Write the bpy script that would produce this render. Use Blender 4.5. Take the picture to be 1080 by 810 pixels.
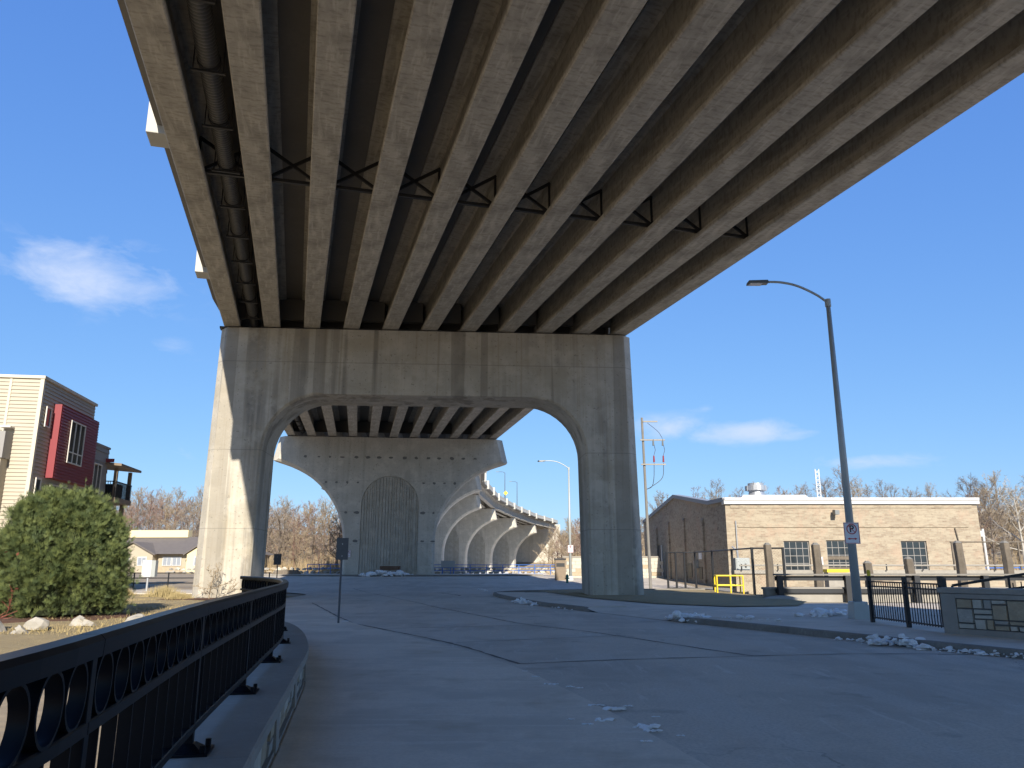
import bpy, bmesh, math, random
from mathutils import Vector, Matrix
R = math.radians
rnd = random.Random(7)
for o in list(bpy.data.objects): bpy.data.objects.remove(o)
S = bpy.context.scene
C = S.collection

# ------------------------------------------------------------------ camera, sky, sun, exposure
CAM_H = 1.6
cd = bpy.data.cameras.new('camera'); cam = bpy.data.objects.new('camera', cd); C.objects.link(cam)
cam.location = (0, 0, CAM_H); cam.rotation_euler = (R(90 + 13.3), 0, 0)
cd.sensor_width = 36; cd.lens = 36 * 811 / 1080; cd.clip_end = 6000; cd.clip_start = .05
S.camera = cam
SUN_A, SUN_B = -.265, 1.9                       # metres the shadow runs in x and y for each metre of height
sun_dir = Vector((-SUN_A, -SUN_B, 1)).normalized()      # towards the sun
elev = math.asin(sun_dir.z); azim = math.atan2(sun_dir.x, sun_dir.y)
W = bpy.data.worlds.new('World'); S.world = W; W.use_nodes = True
wn = W.node_tree.nodes; wl = W.node_tree.links; wn.clear()
def wmath(op, a, b=None, c=None, clamp=False):
    n = wn.new('ShaderNodeMath'); n.operation = op; n.use_clamp = clamp
    for i, v in enumerate((a, b, c)):
        if v is None: continue
        if isinstance(v, (int, float)): n.inputs[i].default_value = v
        else: wl.new(v, n.inputs[i])
    return n.outputs[0]
sky = wn.new('ShaderNodeTexSky'); sky.sky_type = 'NISHITA'; sky.sun_disc = False
sky.sun_elevation = elev; sky.sun_rotation = azim
sky.air_density = 1.0; sky.dust_density = .25; sky.ozone_density = 2.2; sky.altitude = 250
tc = wn.new('ShaderNodeTexCoord')
sep = wn.new('ShaderNodeSeparateXYZ'); wl.new(tc.outputs['Generated'], sep.inputs[0])
az = wmath('ARCTAN2', sep.outputs[0], sep.outputs[1]); el = wmath('ARCSINE', sep.outputs[2])
nz = wn.new('ShaderNodeTexNoise'); nz.inputs['Scale'].default_value = 14; nz.inputs['Detail'].default_value = 9
nz.inputs['Roughness'].default_value = .60; nz.inputs['Distortion'].default_value = .35
mp = wn.new('ShaderNodeMapping'); mp.inputs['Scale'].default_value = (1, 1, 2.2)
wl.new(tc.outputs['Generated'], mp.inputs[0]); wl.new(mp.outputs[0], nz.inputs['Vector'])
mask = None
for a0, e0, sa, se, k in ((-30.2, 18.6, 5.2, 2.2, 1.0), (-27.0, 19.0, 3.0, 1.5, .6), (17.0, 9.3, 4.0, .8, 1.0), (11.2, 9.9, 2.8, .85, .95), (20, 9.0, 2.5, .5, .6),
                          (25.2, 6.8, 5.0, .6, .62), (-23.6, 7.4, 2.0, .7, .42), (-24.2, 14.6, 2.2, .8, .3), (-27.5, 5.0, 3, .5, .25), (14.5, 11.1, 1.8, .3, .3),
                          (52, 15, 5, 1.6, .8), (-58, 13, 6, 1.8, .8), (95, 20, 7, 2.5, .8), (150, 14, 6, 2, .8), (-110, 17, 6, 2.2, .8), (-150, 22, 7, 2.4, .8)):
    u = wmath('DIVIDE', wmath('SUBTRACT', az, R(a0)), R(sa)); v = wmath('DIVIDE', wmath('SUBTRACT', el, R(e0)), R(se))
    q = wmath('MULTIPLY', wmath('POWER', 2.718, wmath('MULTIPLY', wmath('ADD', wmath('MULTIPLY', u, u), wmath('MULTIPLY', v, v)), -1.0)), k)
    mask = q if mask is None else wmath('MAXIMUM', mask, q)
cl = wmath('MULTIPLY', wmath('SUBTRACT', wmath('ADD', nz.outputs['Fac'], wmath('MULTIPLY', mask, .52)), .64), 2.3, clamp=True)
cl = wmath('MULTIPLY', wmath('MULTIPLY', cl, wmath('MINIMUM', wmath('MULTIPLY', mask, 2.5), 1.0)), .72, clamp=True)
mixc = wn.new('ShaderNodeMix'); mixc.data_type = 'RGBA'
wl.new(cl, mixc.inputs[0]); mixc.inputs[7].default_value = (1.2, 1.36, 1.72, 1)
# film-like response of the whole sky: each colour channel is compressed alike in every direction
sc_ = wn.new('ShaderNodeSeparateColor'); wl.new(sky.outputs[0], sc_.inputs[0]); cc_ = wn.new('ShaderNodeCombineColor')
for i, (k, ref, pw) in enumerate(((.075, .558, .70), (.149, .872, .57), (.256, 1.197, .30))):
    wl.new(wmath('MULTIPLY', wmath('POWER', wmath('MULTIPLY', sc_.outputs[i], .15 / ref), pw), k / .15), cc_.inputs[i])
wl.new(cc_.outputs[0], mixc.inputs[6])
bg = wn.new('ShaderNodeBackground'); bg.inputs['Strength'].default_value = .15
wl.new(mixc.outputs[2], bg.inputs['Color'])
wo = wn.new('ShaderNodeOutputWorld'); wl.new(bg.outputs[0], wo.inputs[0])
ld = bpy.data.lights.new('sun', 'SUN'); ld.energy = 2.0; ld.angle = R(.53); ld.color = (1, .93, .82)
sun = bpy.data.objects.new('sun', ld); C.objects.link(sun); sun.rotation_euler = sun_dir.to_track_quat('Z', 'Y').to_euler(); sun.location = (30, -60, 60)
S.render.engine = 'CYCLES'
vs = S.view_settings; vs.view_transform = 'Standard'; vs.look = 'None'; vs.gamma = 1; vs.exposure = 2.02; vs.use_curve_mapping = False
S.cycles.max_bounces = 8; S.cycles.diffuse_bounces = 5; S.cycles.transparent_max_bounces = 12

# ------------------------------------------------------------------ materials
def mat(name, col, rough=.8, metal=0., noise=0., nscale=3., bump=0., bscale=None, col2=None, streak=0., spec=None, fn=None):
    m = bpy.data.materials.new(name); m.use_nodes = True
    nt = m.node_tree; N = nt.nodes; L = nt.links
    b = N['Principled BSDF']; b.inputs['Roughness'].default_value = rough; b.inputs['Metallic'].default_value = metal
    if spec is not None: b.inputs['Specular IOR Level'].default_value = spec
    b.inputs['Base Color'].default_value = (*col, 1)
    t = N.new('ShaderNodeTexCoord'); co = t.outputs['Object']
    cur = None
    def math_(op, a, bb, clamp=False):
        n = N.new('ShaderNodeMath'); n.operation = op; n.use_clamp = clamp
        for i, v in enumerate((a, bb)):
            if isinstance(v, (int, float)): n.inputs[i].default_value = v
            else: L.new(v, n.inputs[i])
        return n.outputs[0]
    def noise_(scale, detail=5, vec=None, rough_=.6):
        n = N.new('ShaderNodeTexNoise'); n.inputs['Scale'].default_value = scale; n.inputs['Detail'].default_value = detail
        n.inputs['Roughness'].default_value = rough_; L.new(vec or co, n.inputs['Vector']); return n.outputs['Fac']
    def ramp(f, p0, p1):
        n = N.new('ShaderNodeMapRange'); n.inputs[1].default_value = p0; n.inputs[2].default_value = p1; L.new(f, n.inputs[0]); return n.outputs[0]
    def mix(f, a, c2, mode='MIX'):
        n = N.new('ShaderNodeMix'); n.data_type = 'RGBA'; n.blend_type = mode
        if isinstance(f, (int, float)): n.inputs[0].default_value = f
        else: L.new(f, n.inputs[0])
        for i, v in ((6, a), (7, c2)):
            if isinstance(v, tuple): n.inputs[i].default_value = (*v[:3], 1)
            else: L.new(v, n.inputs[i])
        return n.outputs[2]
    def stretch(sx, sy, sz):
        n = N.new('ShaderNodeMapping'); n.inputs['Scale'].default_value = (sx, sy, sz); L.new(co, n.inputs[0]); return n.outputs[0]
    if noise:
        c2 = col2 or tuple(x * (1 - noise) for x in col)
        cur = mix(ramp(noise_(nscale), .32, .68), col, c2)
        cur = mix(ramp(noise_(nscale * 9, 4), .35, .7), cur, mix(.5, cur, c2, 'MULTIPLY') if False else tuple(x * (1 - noise * .8) for x in col))
        if streak:
            s = ramp(noise_(1.0, 5, stretch(1.5, 1.5, .035), .55), .50, .60)
            cur = mix(math_('MULTIPLY', math_('MULTIPLY', s, ramp(noise_(1.0, 3, stretch(.25, .25, .12)), .35, .6)), streak), cur, tuple(x * .38 for x in col)); s3 = ramp(noise_(1.0, 6, stretch(5, 5, .12), .6), .54, .66); cur = mix(math_('MULTIPLY', s3, streak * .45), cur, (col[0] * .55, col[1] * .48, col[2] * .38)); s4 = ramp(noise_(.9, 7, None, .65), .50, .62); cur = mix(math_('MULTIPLY', s4, .35), cur, tuple(x * 1.22 for x in col))
            s2 = ramp(noise_(1.0, 6, stretch(.5, .5, .9), .6), .48, .64)
            cur = mix(math_('MULTIPLY', s2, streak * .45), cur, (col[0] * .66, col[1] * .62, col[2] * .52))
    if fn: cur = fn(N, L, cur, co, noise_, ramp, mix, math_, stretch, b)
    if cur is not None: L.new(cur, b.inputs['Base Color'])
    if bump:
        bp = N.new('ShaderNodeBump'); bp.inputs['Strength'].default_value = bump; bp.inputs['Distance'].default_value = .03
        L.new(noise_(bscale or nscale * 6, 6), bp.inputs['Height']); L.new(bp.outputs[0], b.inputs['Normal'])
    return m
def lines_z(levels, w=.025, dark=.55, drip=.5):
    def f(N, L, cur, co, noise_, ramp, mix, math_, stretch, b):
        cur = mix(math_('MULTIPLY', ramp(noise_(7.0, 3, None, .6), .63, .68), .55), cur, (.15, .135, .11))
        cur = mix(math_('MULTIPLY', ramp(noise_(1.0, 3, stretch(.85, .85, .012), .5), .585, .60), drip), cur, (.20, .175, .135))
        sp = N.new('ShaderNodeSeparateXYZ'); L.new(co, sp.inputs[0])
        zz = math_('ADD', sp.outputs[2], math_('MULTIPLY', noise_(2.0), .03))
        for lv in levels:
            d = math_('LESS_THAN', math_('ABSOLUTE', math_('SUBTRACT', zz, lv), 0), w)
            cur = mix(math_('MULTIPLY', d, dark), cur, (.11, .10, .085))
        return cur
    return f
def form_lines(N, L, cur, co, noise_, ramp, mix, math_, stretch, b):
    # cloudy casting marks running across the girder soffits
    cur = mix(math_('MULTIPLY', ramp(noise_(1.0, 6, stretch(2.2, .9, 2.2)), .45, .7), .5), cur, (.16, .145, .115))
    cur = mix(math_('MULTIPLY', ramp(noise_(1.0, 5, stretch(3, 9, 3), .6), .5, .62), .45), cur, (.17, .15, .115))
    cur = mix(math_('MULTIPLY', ramp(noise_(1.0, 6, stretch(6, .8, 6), .6), .52, .64), .5), cur, (.58, .53, .44))
    return cur
M = {}
M['pier'] = mat('pier_concrete', (.52, .47, .38), .85, noise=.24, nscale=.8, bump=.35, bscale=9, streak=.85, fn=lines_z((7.3, 11.9, 3.4), .022, .35))
M['pier_hammer'] = mat('hammerhead_concrete', (.56, .515, .425), .85, noise=.2, nscale=.5, bump=.25, bscale=8, streak=.28, fn=lines_z((3.2, 6.3, 9.4), .02, .22, .08))
M['ribbed'] = mat('ribbed_concrete', (.50, .46, .375), .9, noise=.3, nscale=1.2, bump=.4, bscale=10, streak=.3)
M['patch'] = mat('patch_mortar', (.19, .18, .16), .9, noise=.2, nscale=4)
M['girder'] = mat('girder_concrete', (.50, .455, .375), .82, noise=.28, nscale=.9, bump=.2, bscale=10, fn=form_lines)
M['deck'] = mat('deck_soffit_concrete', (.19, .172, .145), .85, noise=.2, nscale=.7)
M['parapet'] = mat('parapet_concrete', (.52, .50, .44), .85, noise=.12, nscale=1)
M['coping'] = mat('coping_concrete', (.36, .325, .275), .85, noise=.25, nscale=1.6, bump=.2, bscale=30)
def road_fn(N, L, cur, co, noise_, ramp, mix, math_, stretch, b):
    def hair(cur, sc, w, k, col):
        vo = N.new('ShaderNodeTexVoronoi'); vo.feature = 'DISTANCE_TO_EDGE'; vo.inputs['Scale'].default_value = sc
        ad = N.new('ShaderNodeVectorMath'); ad.operation = 'ADD'; nn = N.new('ShaderNodeTexNoise'); nn.inputs['Scale'].default_value = 1.1; nn.inputs['Detail'].default_value = 6; L.new(co, nn.inputs['Vector']); L.new(co, ad.inputs[0])
        ml = N.new('ShaderNodeVectorMath'); ml.operation = 'SCALE'; ml.inputs['Scale'].default_value = 1.6; L.new(nn.outputs['Color'], ml.inputs[0]); L.new(ml.outputs[0], ad.inputs[1]); L.new(ad.outputs[0], vo.inputs['Vector'])
        f = math_('MULTIPLY', math_('LESS_THAN', vo.outputs['Distance'], w), ramp(noise_(.16, 3), .46, .56)); return mix(math_('MULTIPLY', f, k), cur, col)
    cur = mix(math_('MULTIPLY', ramp(noise_(.22, 6, None, .65), .46, .55), .75), cur, (.43, .375, .305))
    cur = mix(math_('MULTIPLY', ramp(noise_(1.0, 7, stretch(.9, .16, 1), .65), .50, .58), .6), cur, (.58, .52, .44))
    cur = mix(math_('MULTIPLY', ramp(noise_(1.3, 9, None, .75), .58, .64), .45), cur, (.64, .59, .52))
    cur = mix(math_('MULTIPLY', ramp(noise_(26, 4, None, .7), .46, .60), .55), cur, (.40, .35, .285))
    cur = hair(cur, .22, .004, .4, (.17, .155, .13))
    cur = mix(math_('MULTIPLY', ramp(noise_(1.0, 6, stretch(3.5, .5, 1), .7), .60, .66), .45), cur, (.68, .62, .54))
    cur = mix(math_('MULTIPLY', ramp(noise_(.6, 4), .60, .66), .4), cur, (.27, .24, .20))
    return cur
M['road'] = mat('road_pavement', (.62, .535, .43), .88, noise=.12, nscale=.5, bump=.25, bscale=60, fn=road_fn)
def walk_fn(N, L, cur, co, noise_, ramp, mix, math_, stretch, b):
    cur = mix(math_('MULTIPLY', ramp(noise_(.45, 7, None, .65), .46, .56), .7), cur, (.50, .43, .34))
    cur = mix(math_('MULTIPLY', ramp(noise_(1.0, 7, stretch(.45, 5.5, 1), .65), .54, .64), .5), cur, (.70, .63, .53))
    cur = mix(math_('MULTIPLY', ramp(noise_(.8, 6), .56, .68), .55), cur, (.40, .32, .22))
    cur = mix(math_('MULTIPLY', ramp(noise_(26, 4, None, .7), .46, .60), .4), cur, (.50, .435, .35))
    return cur
M['walk'] = mat('sidewalk_concrete', (.70, .60, .475), .86, noise=.12, nscale=.7, bump=.2, bscale=50, fn=walk_fn)
M['kerb'] = mat('kerb_concrete', (.27, .245, .205), .9, noise=.4, nscale=1.5, bump=.3, bscale=20)
M['tar'] = mat('tar_sealant', (.15, .14, .125), .8, noise=.4, nscale=6)
M['lit_conc'] = mat('canal_concrete', (.36, .33, .28), .9, noise=.3, nscale=.5, bump=.2)
def lawn_fn(N, L, cur, co, noise_, ramp, mix, math_, stretch, b):
    cur = mix(math_('MULTIPLY', ramp(noise_(.5, 6), .4, .65), .6), cur, (.27, .205, .10))
    cur = mix(math_('MULTIPLY', ramp(noise_(8, 6), .45, .75), .5), cur, (.42, .33, .16))
    return cur
M['lawn'] = mat('dormant_lawn', (.37, .28, .145), .95, noise=.35, nscale=2.0, bump=.9, bscale=40, fn=lawn_fn)
M['ground'] = mat('leaf_litter_ground', (.38, .30, .20), .95, noise=.4, nscale=.4, bump=.8, bscale=5)
M['mulch'] = mat('bark_mulch', (.16, .075, .040), .95, noise=.5, nscale=8, bump=1, bscale=30)
M['grass_blade'] = mat('dry_grass_blades', (.40, .31, .14), .9, noise=.3, nscale=5)
M['rock'] = mat('pale_boulder', (.46, .42, .35), .9, noise=.35, nscale=2.5, bump=.6, bscale=9)
M['black'] = mat('black_painted_steel', (.006, .0075, .011), .38, noise=.25, nscale=14, spec=.1)
M['blackmatte'] = mat('black_fence_steel', (.014, .015, .017), .5)
M['steel_brace'] = mat('bracing_steel', (.03, .028, .026), .6)
M['pipe'] = mat('corrugated_pipe', (.10, .095, .085), .45, noise=.3, nscale=5)
M['pole'] = mat('aluminium_pole', (.42, .45, .44), .42, .15, noise=.12, nscale=6)
M['lamphead'] = mat('lamp_head_paint', (.16, .17, .17), .5, .3)
M['glass'] = mat('dark_window_glass', (.018, .024, .028), .08, spec=.8)
M['white'] = mat('white_paint', (.56, .55, .53), .5, noise=.06, nscale=3)
M['signwhite'] = mat('sign_white', (.70, .71, .72), .45)
M['red'] = mat('sign_red', (.45, .02, .03), .5)
M['ink'] = mat('sign_black', (.012, .012, .014), .5)
M['signback'] = mat('sign_back_aluminium', (.11, .115, .12), .6, .3, noise=.2, nscale=6)
M['siding'] = mat('cream_siding', (.41, .36, .27), .6, noise=.06, nscale=1)
M['siding_grey'] = mat('grey_panel_siding', (.27, .255, .235), .6, noise=.08, nscale=1)
M['trim'] = mat('cream_trim', (.54, .48, .36), .55)
M['redmetal'] = mat('red_metal_siding', (.24, .032, .038), .45, noise=.08, nscale=2)
M['frame'] = mat('window_frame_paint', (.62, .58, .50), .5)
M['deckwood'] = mat('balcony_wood', (.25, .19, .13), .8, noise=.25, nscale=4)
def brick_fn(dark):
    def f(N, L, cur, co, noise_, ramp, mix, math_, stretch, b):
        sp = N.new('ShaderNodeSeparateXYZ'); L.new(co, sp.inputs[0])
        cb = N.new('ShaderNodeCombineXYZ'); L.new(math_('ADD', sp.outputs[0], sp.outputs[1]), cb.inputs[0]); L.new(sp.outputs[2], cb.inputs[1])
        br = N.new('ShaderNodeTexBrick'); L.new(cb.outputs[0], br.inputs['Vector'])
        br.inputs['Scale'].default_value = 1; br.inputs['Brick Width'].default_value = .34; br.inputs['Row Height'].default_value = .115
        br.inputs['Mortar Size'].default_value = .012; br.inputs['Bias'].default_value = -.1
        br.inputs['Color1'].default_value = (.35, .29, .205, 1); br.inputs['Color2'].default_value = (.235, .175, .12, 1); br.inputs['Mortar'].default_value = (.30, .265, .205, 1)
        c = mix(math_('MULTIPLY', ramp(noise_(1.0, 7, stretch(.6, .6, 2.6), .7), .46, .58), .6), br.outputs['Color'], (.40, .34, .245))
        c = mix(math_('MULTIPLY', ramp(noise_(4.0, 6, None, .7), .54, .62), dark), c, (.16, .11, .075))
        c = mix(math_('MULTIPLY', ramp(noise_(.7, 6, None, .7), .52, .62), .5), c, (.38, .27, .19))
        return c
    return f
M['brick'] = mat('cream_brick', (.5, .4, .25), .9, bump=.3, bscale=8, fn=brick_fn(.3))
M['brick_dark'] = mat('mottled_brick', (.4, .33, .24), .9, bump=.6, bscale=8, fn=brick_fn(.75))
M['roofmetal'] = mat('grey_roof_edge', (.30, .31, .32), .5, .2)
M['galv'] = mat('galvanised_vent', (.55, .56, .57), .35, .7, noise=.1, nscale=5)
M['timber'] = mat('weathered_pile', (.20, .165, .125), .95, noise=.45, nscale=3, bump=.6, bscale=14, streak=.6)
M['greywood'] = mat('grey_timber_rail', (.22, .205, .18), .9, noise=.3, nscale=3)
M['yellow'] = mat('yellow_paint', (.72, .52, .02), .5)
M['blue'] = mat('blue_rail_paint', (.045, .14, .42), .45)
M['cabinet'] = mat('grey_cabinet', (.34, .36, .35), .5, noise=.06, nscale=3)
M['green'] = mat('green_hydrant_paint', (.015, .13, .09), .5)
M['brown'] = mat('brown_bench_wood', (.16, .065, .025), .7, noise=.3, nscale=5)
M['snow'] = mat('old_snow', (.86, .85, .83), .7, noise=.12, nscale=5, bump=.5, bscale=14)
M['stone_tan'] = mat('tan_wall_stone', (.50, .40, .27), .9, noise=.35, nscale=4, bump=.6, bscale=14)
M['stone_grey'] = mat('grey_wall_stone', (.46, .43, .37), .9, noise=.35, nscale=4, bump=.6, bscale=14)
M['stone_light'] = mat('pale_wall_stone', (.60, .55, .45), .9, noise=.3, nscale=4, bump=.6, bscale=14)
M['mortar'] = mat('dark_mortar', (.13, .125, .115), .95, noise=.2, nscale=6)
M['roofshingle'] = mat('brown_shingles', (.17, .145, .125), .9, noise=.25, nscale=2)
M['lodgewall'] = mat('lodge_wall', (.42, .36, .26), .85, noise=.1, nscale=2)
M['cream'] = mat('cream_gable', (.68, .58, .34), .7)
M['bark'] = [mat('bark_' + n, c, .95, noise=.35, nscale=2.5, bump=.5, bscale=8) for n, c in
             (('greybrown', (.17, .135, .105)), ('tan', (.27, .20, .13)), ('reddish', (.20, .115, .085)), ('pale', (.50, .46, .39)))]
M['twig'] = [mat('twigs_' + n, c, .95, noise=.3, nscale=1.0) for n, c in
             (('greybrown', (.27, .215, .165)), ('tan', (.36, .28, .18)), ('reddish', (.28, .185, .14)), ('pale', (.50, .45, .38)))]
def bush_fn(N, L, cur, co, noise_, ramp, mix, math_, stretch, b):
    return mix(ramp(noise_(3.0, 4), .4, .62), cur, (.125, .150, .040))
M['evergreen'] = mat('evergreen_sprays', (.062, .092, .028), .75, noise=.3, nscale=1.4, fn=bush_fn)
M['drybrush'] = mat('dry_brush', (.42, .31, .17), .95, noise=.35, nscale=.8)
M['redleaf'] = mat('red_twig_leaves', (.28, .09, .06), .85, noise=.3, nscale=5)
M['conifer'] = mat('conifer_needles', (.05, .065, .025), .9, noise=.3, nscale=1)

# ------------------------------------------------------------------ mesh helpers
class MB:
    def __init__(s): s.v = []; s.f = []
    def add(s, vs_, fs_):
        k = len(s.v); s.v += [tuple(p) for p in vs_]; s.f += [tuple(i + k for i in f) for f in fs_]; return s
    def box(s, cx, cy, cz, sx, sy, sz, rz=0.):
        c_, s_ = math.cos(rz), math.sin(rz); vv = []
        for z in (-.5, .5):
            for x, y in ((-.5, -.5), (.5, -.5), (.5, .5), (-.5, .5)):
                X, Y = x * sx, y * sy; vv.append((cx + X * c_ - Y * s_, cy + X * s_ + Y * c_, cz + z * sz))
        return s.add(vv, [(3, 2, 1, 0), (4, 5, 6, 7), (0, 1, 5, 4), (1, 2, 6, 5), (2, 3, 7, 6), (3, 0, 4, 7)])
    def bx(s, x0, x1, y0, y1, z0, z1): return s.box((x0 + x1) / 2, (y0 + y1) / 2, (z0 + z1) / 2, x1 - x0, y1 - y0, z1 - z0)
    def bar(s, p, q, w, h=None):
        p, q = Vector(p), Vector(q); h = h or w; d = (q - p).normalized()
        a = d.cross(Vector((0, 0, 1)))
        a = Vector((1, 0, 0)) if a.length < 1e-4 else a.normalized()
        b = a.cross(d).normalized(); vv = []
        for e in (p, q):
            for i, j in ((-1, -1), (1, -1), (1, 1), (-1, 1)): vv.append(e + a * (i * w / 2) + b * (j * h / 2))
        return s.add(vv, [(0, 1, 2, 3), (7, 6, 5, 4), (4, 5, 1, 0), (5, 6, 2, 1), (6, 7, 3, 2), (7, 4, 0, 3)])
    def tube(s, pts, rads, n=8, cap=True):
        pts = [Vector(p) for p in pts]
        if isinstance(rads, (int, float)): rads = [rads] * len(pts)
        rings = []; k = len(s.v); a = None
        for i, p in enumerate(pts):
            d = (pts[min(i + 1, len(pts) - 1)] - pts[max(i - 1, 0)])
            d = d.normalized() if d.length > 1e-9 else Vector((0, 0, 1))
            if a is None: a = d.orthogonal().normalized()
            a = (a - d * a.dot(d)); a = a.normalized() if a.length > 1e-6 else d.orthogonal().normalized()
            b = d.cross(a)
            for j in range(n):
                t = 2 * math.pi * j / n; s.v.append(tuple(p + (a * math.cos(t) + b * math.sin(t)) * rads[i]))
        for i in range(len(pts) - 1):
            for j in range(n):
                s.f.append((k + i * n + j, k + i * n + (j + 1) % n, k + (i + 1) * n + (j + 1) % n, k + (i + 1) * n + j))
        if cap:
            s.f.append(tuple(k + j for j in reversed(range(n)))); s.f.append(tuple(k + (len(pts) - 1) * n + j for j in range(n)))
        return s
    def prism(s, poly, y0, y1, tr=None):
        # polygon given in (x, z), counter-clockwise seen from -y, pushed from y0 to y1
        n = len(poly); vv = [(x, y0, z) for x, z in poly] + [(x, y1, z) for x, z in poly]
        if tr: vv = [tr(p) for p in vv]
        return s.add(vv, [tuple(range(n)), tuple(reversed(range(n, 2 * n)))] + [(i, n + i, n + (i + 1) % n, (i + 1) % n) for i in range(n)])
    def slab(s, poly, z0, z1):
        n = len(poly); vv = [(x, y, z0) for x, y in poly] + [(x, y, z1) for x, y in poly]
        return s.add(vv, [tuple(reversed(range(n))), tuple(range(n, 2 * n))] + [(i, (i + 1) % n, n + (i + 1) % n, n + i) for i in range(n)])
    def sweep(s, path, prof, closed_prof=True):
        # profile (offset to the right, z) swept along a plan path [(x,y,z)]
        pts = [Vector(p) for p in path]; k = len(s.v); n = len(prof)
        for i, p in enumerate(pts):
            d = pts[min(i + 1, len(pts) - 1)] - pts[max(i - 1, 0)]; d.z = 0; d.normalize(); r = Vector((d.y, -d.x, 0))
            for o_, z in prof: s.v.append((p.x + r.x * o_, p.y + r.y * o_, p.z + z))
        for i in range(len(pts) - 1):
            for j in range(n if closed_prof else n - 1):
                a, b = k + i * n + j, k + i * n + (j + 1) % n
                s.f.append((a, b, b + n, a + n))
        if closed_prof:
            s.f.append(tuple(k + j for j in reversed(range(n)))); s.f.append(tuple(k + (len(pts) - 1) * n + j for j in range(n)))
        return s
    def mesh(s, name='mesh', smooth=False):
        me = bpy.data.meshes.new(name); me.from_pydata(s.v, [], s.f); me.update()
        bm = bmesh.new(); bm.from_mesh(me); bmesh.ops.recalc_face_normals(bm, faces=bm.faces[:]); bm.to_mesh(me); bm.free()
        if smooth:
            for p in me.polygons: p.use_smooth = True
        return me
    def build(s, name, m, parent=None, smooth=False, bevel=0, raw=False):
        if raw: me = bpy.data.meshes.new(name); me.from_pydata(s.v, [], s.f); me.update()
        else: me = s.mesh(name, smooth)
        return link(name, me, m, parent, bevel)
def link(name, me, m, parent=None, bevel=0, loc=(0, 0, 0), rz=0):
    if m and not me.materials: me.materials.append(m)
    o = bpy.data.objects.new(name, me); C.objects.link(o); o.parent = parent; o.location = loc; o.rotation_euler = (0, 0, rz)
    if bevel:
        b = o.modifiers.new('bevel', 'BEVEL'); b.width = bevel; b.segments = 2; b.limit_method = 'ANGLE'; b.angle_limit = R(40)
    return o
def tag(o, label=None, cat=None, group=None, kind=None):
    if label: o['label'] = label
    if cat: o['category'] = cat
    if group: o['group'] = group
    if kind: o['kind'] = kind
    return o
def thing(name, label, cat, loc=(0, 0, 0), rz=0, group=None):
    o = bpy.data.objects.new(name, None); C.objects.link(o); o.location = loc; o.rotation_euler = (0, 0, rz); o.empty_display_size = .3
    return tag(o, label, cat, group)
def struct(o): o['kind'] = 'structure'; return o
def dup(root, loc, rz=0, sc=1, label=None, group=None):
    r = root.copy(); C.objects.link(r); r.location = loc; r.rotation_euler = (0, 0, rz); r.scale = (sc, sc, sc) if isinstance(sc, (int, float)) else sc
    if label: r['label'] = label
    if group: r['group'] = group
    for ch in list(root.children):
        c = ch.copy(); C.objects.link(c); c.parent = r
        for g in ch.children:
            d = g.copy(); C.objects.link(d); d.parent = c
    return r
def cat_rom(pts, n=10):
    out = []; P_ = [Vector(p) for p in pts]; P_ = [2 * P_[0] - P_[1]] + P_ + [2 * P_[-1] - P_[-2]]
    for i in range(1, len(P_) - 2):
        for k in range(n):
            t = k / n; a, b, c, d = P_[i - 1], P_[i], P_[i + 1], P_[i + 2]
            out.append(.5 * ((2 * b) + (c - a) * t + (2 * a - 5 * b + 4 * c - d) * t * t + (3 * b - a - 3 * c + d) * t ** 3))
    out.append(P_[-2]); return out
class Path:
    def __init__(s, pts):
        s.p = pts; s.s = [0]
        for a, b in zip(pts, pts[1:]): s.s.append(s.s[-1] + (b - a).length)
        s.L = s.s[-1]
    def at(s, t):
        t = min(max(t, 0), s.L)
        for i in range(len(s.p) - 1):
            if t <= s.s[i + 1] + 1e-9:
                k = (t - s.s[i]) / max(s.s[i + 1] - s.s[i], 1e-9); d = (s.p[i + 1] - s.p[i]).normalized()
                return s.p[i].lerp(s.p[i + 1], k), d
    def near(s, y): return min(range(len(s.p)), key=lambda i: abs(s.p[i].y - y))
    def x_at(s, y):
        for a, b in zip(s.p, s.p[1:]):
            if min(a.y, b.y) <= y <= max(a.y, b.y) and abs(b.y - a.y) > 1e-9: return a.x + (b.x - a.x) * (y - a.y) / (b.y - a.y)
        return s.p[0].x if y < s.p[0].y else s.p[-1].x
    def piece(s, t0, t1, step=.25):
        n = max(2, int((t1 - t0) / step) + 1); return [s.at(t0 + (t1 - t0) * i / (n - 1))[0] for i in range(n)]
def sstep(a, b, x):
    t = min(max((x - a) / (b - a), 0), 1); return t * t * (3 - 2 * t)
def hnoise(x, y): return .5 * math.sin(x * .071 + 1.3) * math.cos(y * .053) + .3 * math.sin(x * .19 - y * .11) + .2 * math.sin(y * .23 + x * .05)
def gz(x, y):
    z = .65 * sstep(48, 80, y) + .6 * sstep(90, 180, y)
    left = (1 - sstep(-60, -26, x)) * sstep(112, 185, y) * 8.5
    mid = sstep(-34, -26, -abs(x + 9) - 17 + 17) * 0
    right = sstep(9 + 0 * y, 42, x) * sstep(92, 150, y) * 10
    back = sstep(262, 330, y) * 13
    z -= 2.2 * sstep(-26, -22, x) * (1 - sstep(9, 13, x)) * sstep(92, 96, y) * (1 - sstep(246, 256, y))
    z += max(left, right, back) + hnoise(x, y) * 1.2 * sstep(105, 150, y)
    return z

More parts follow.
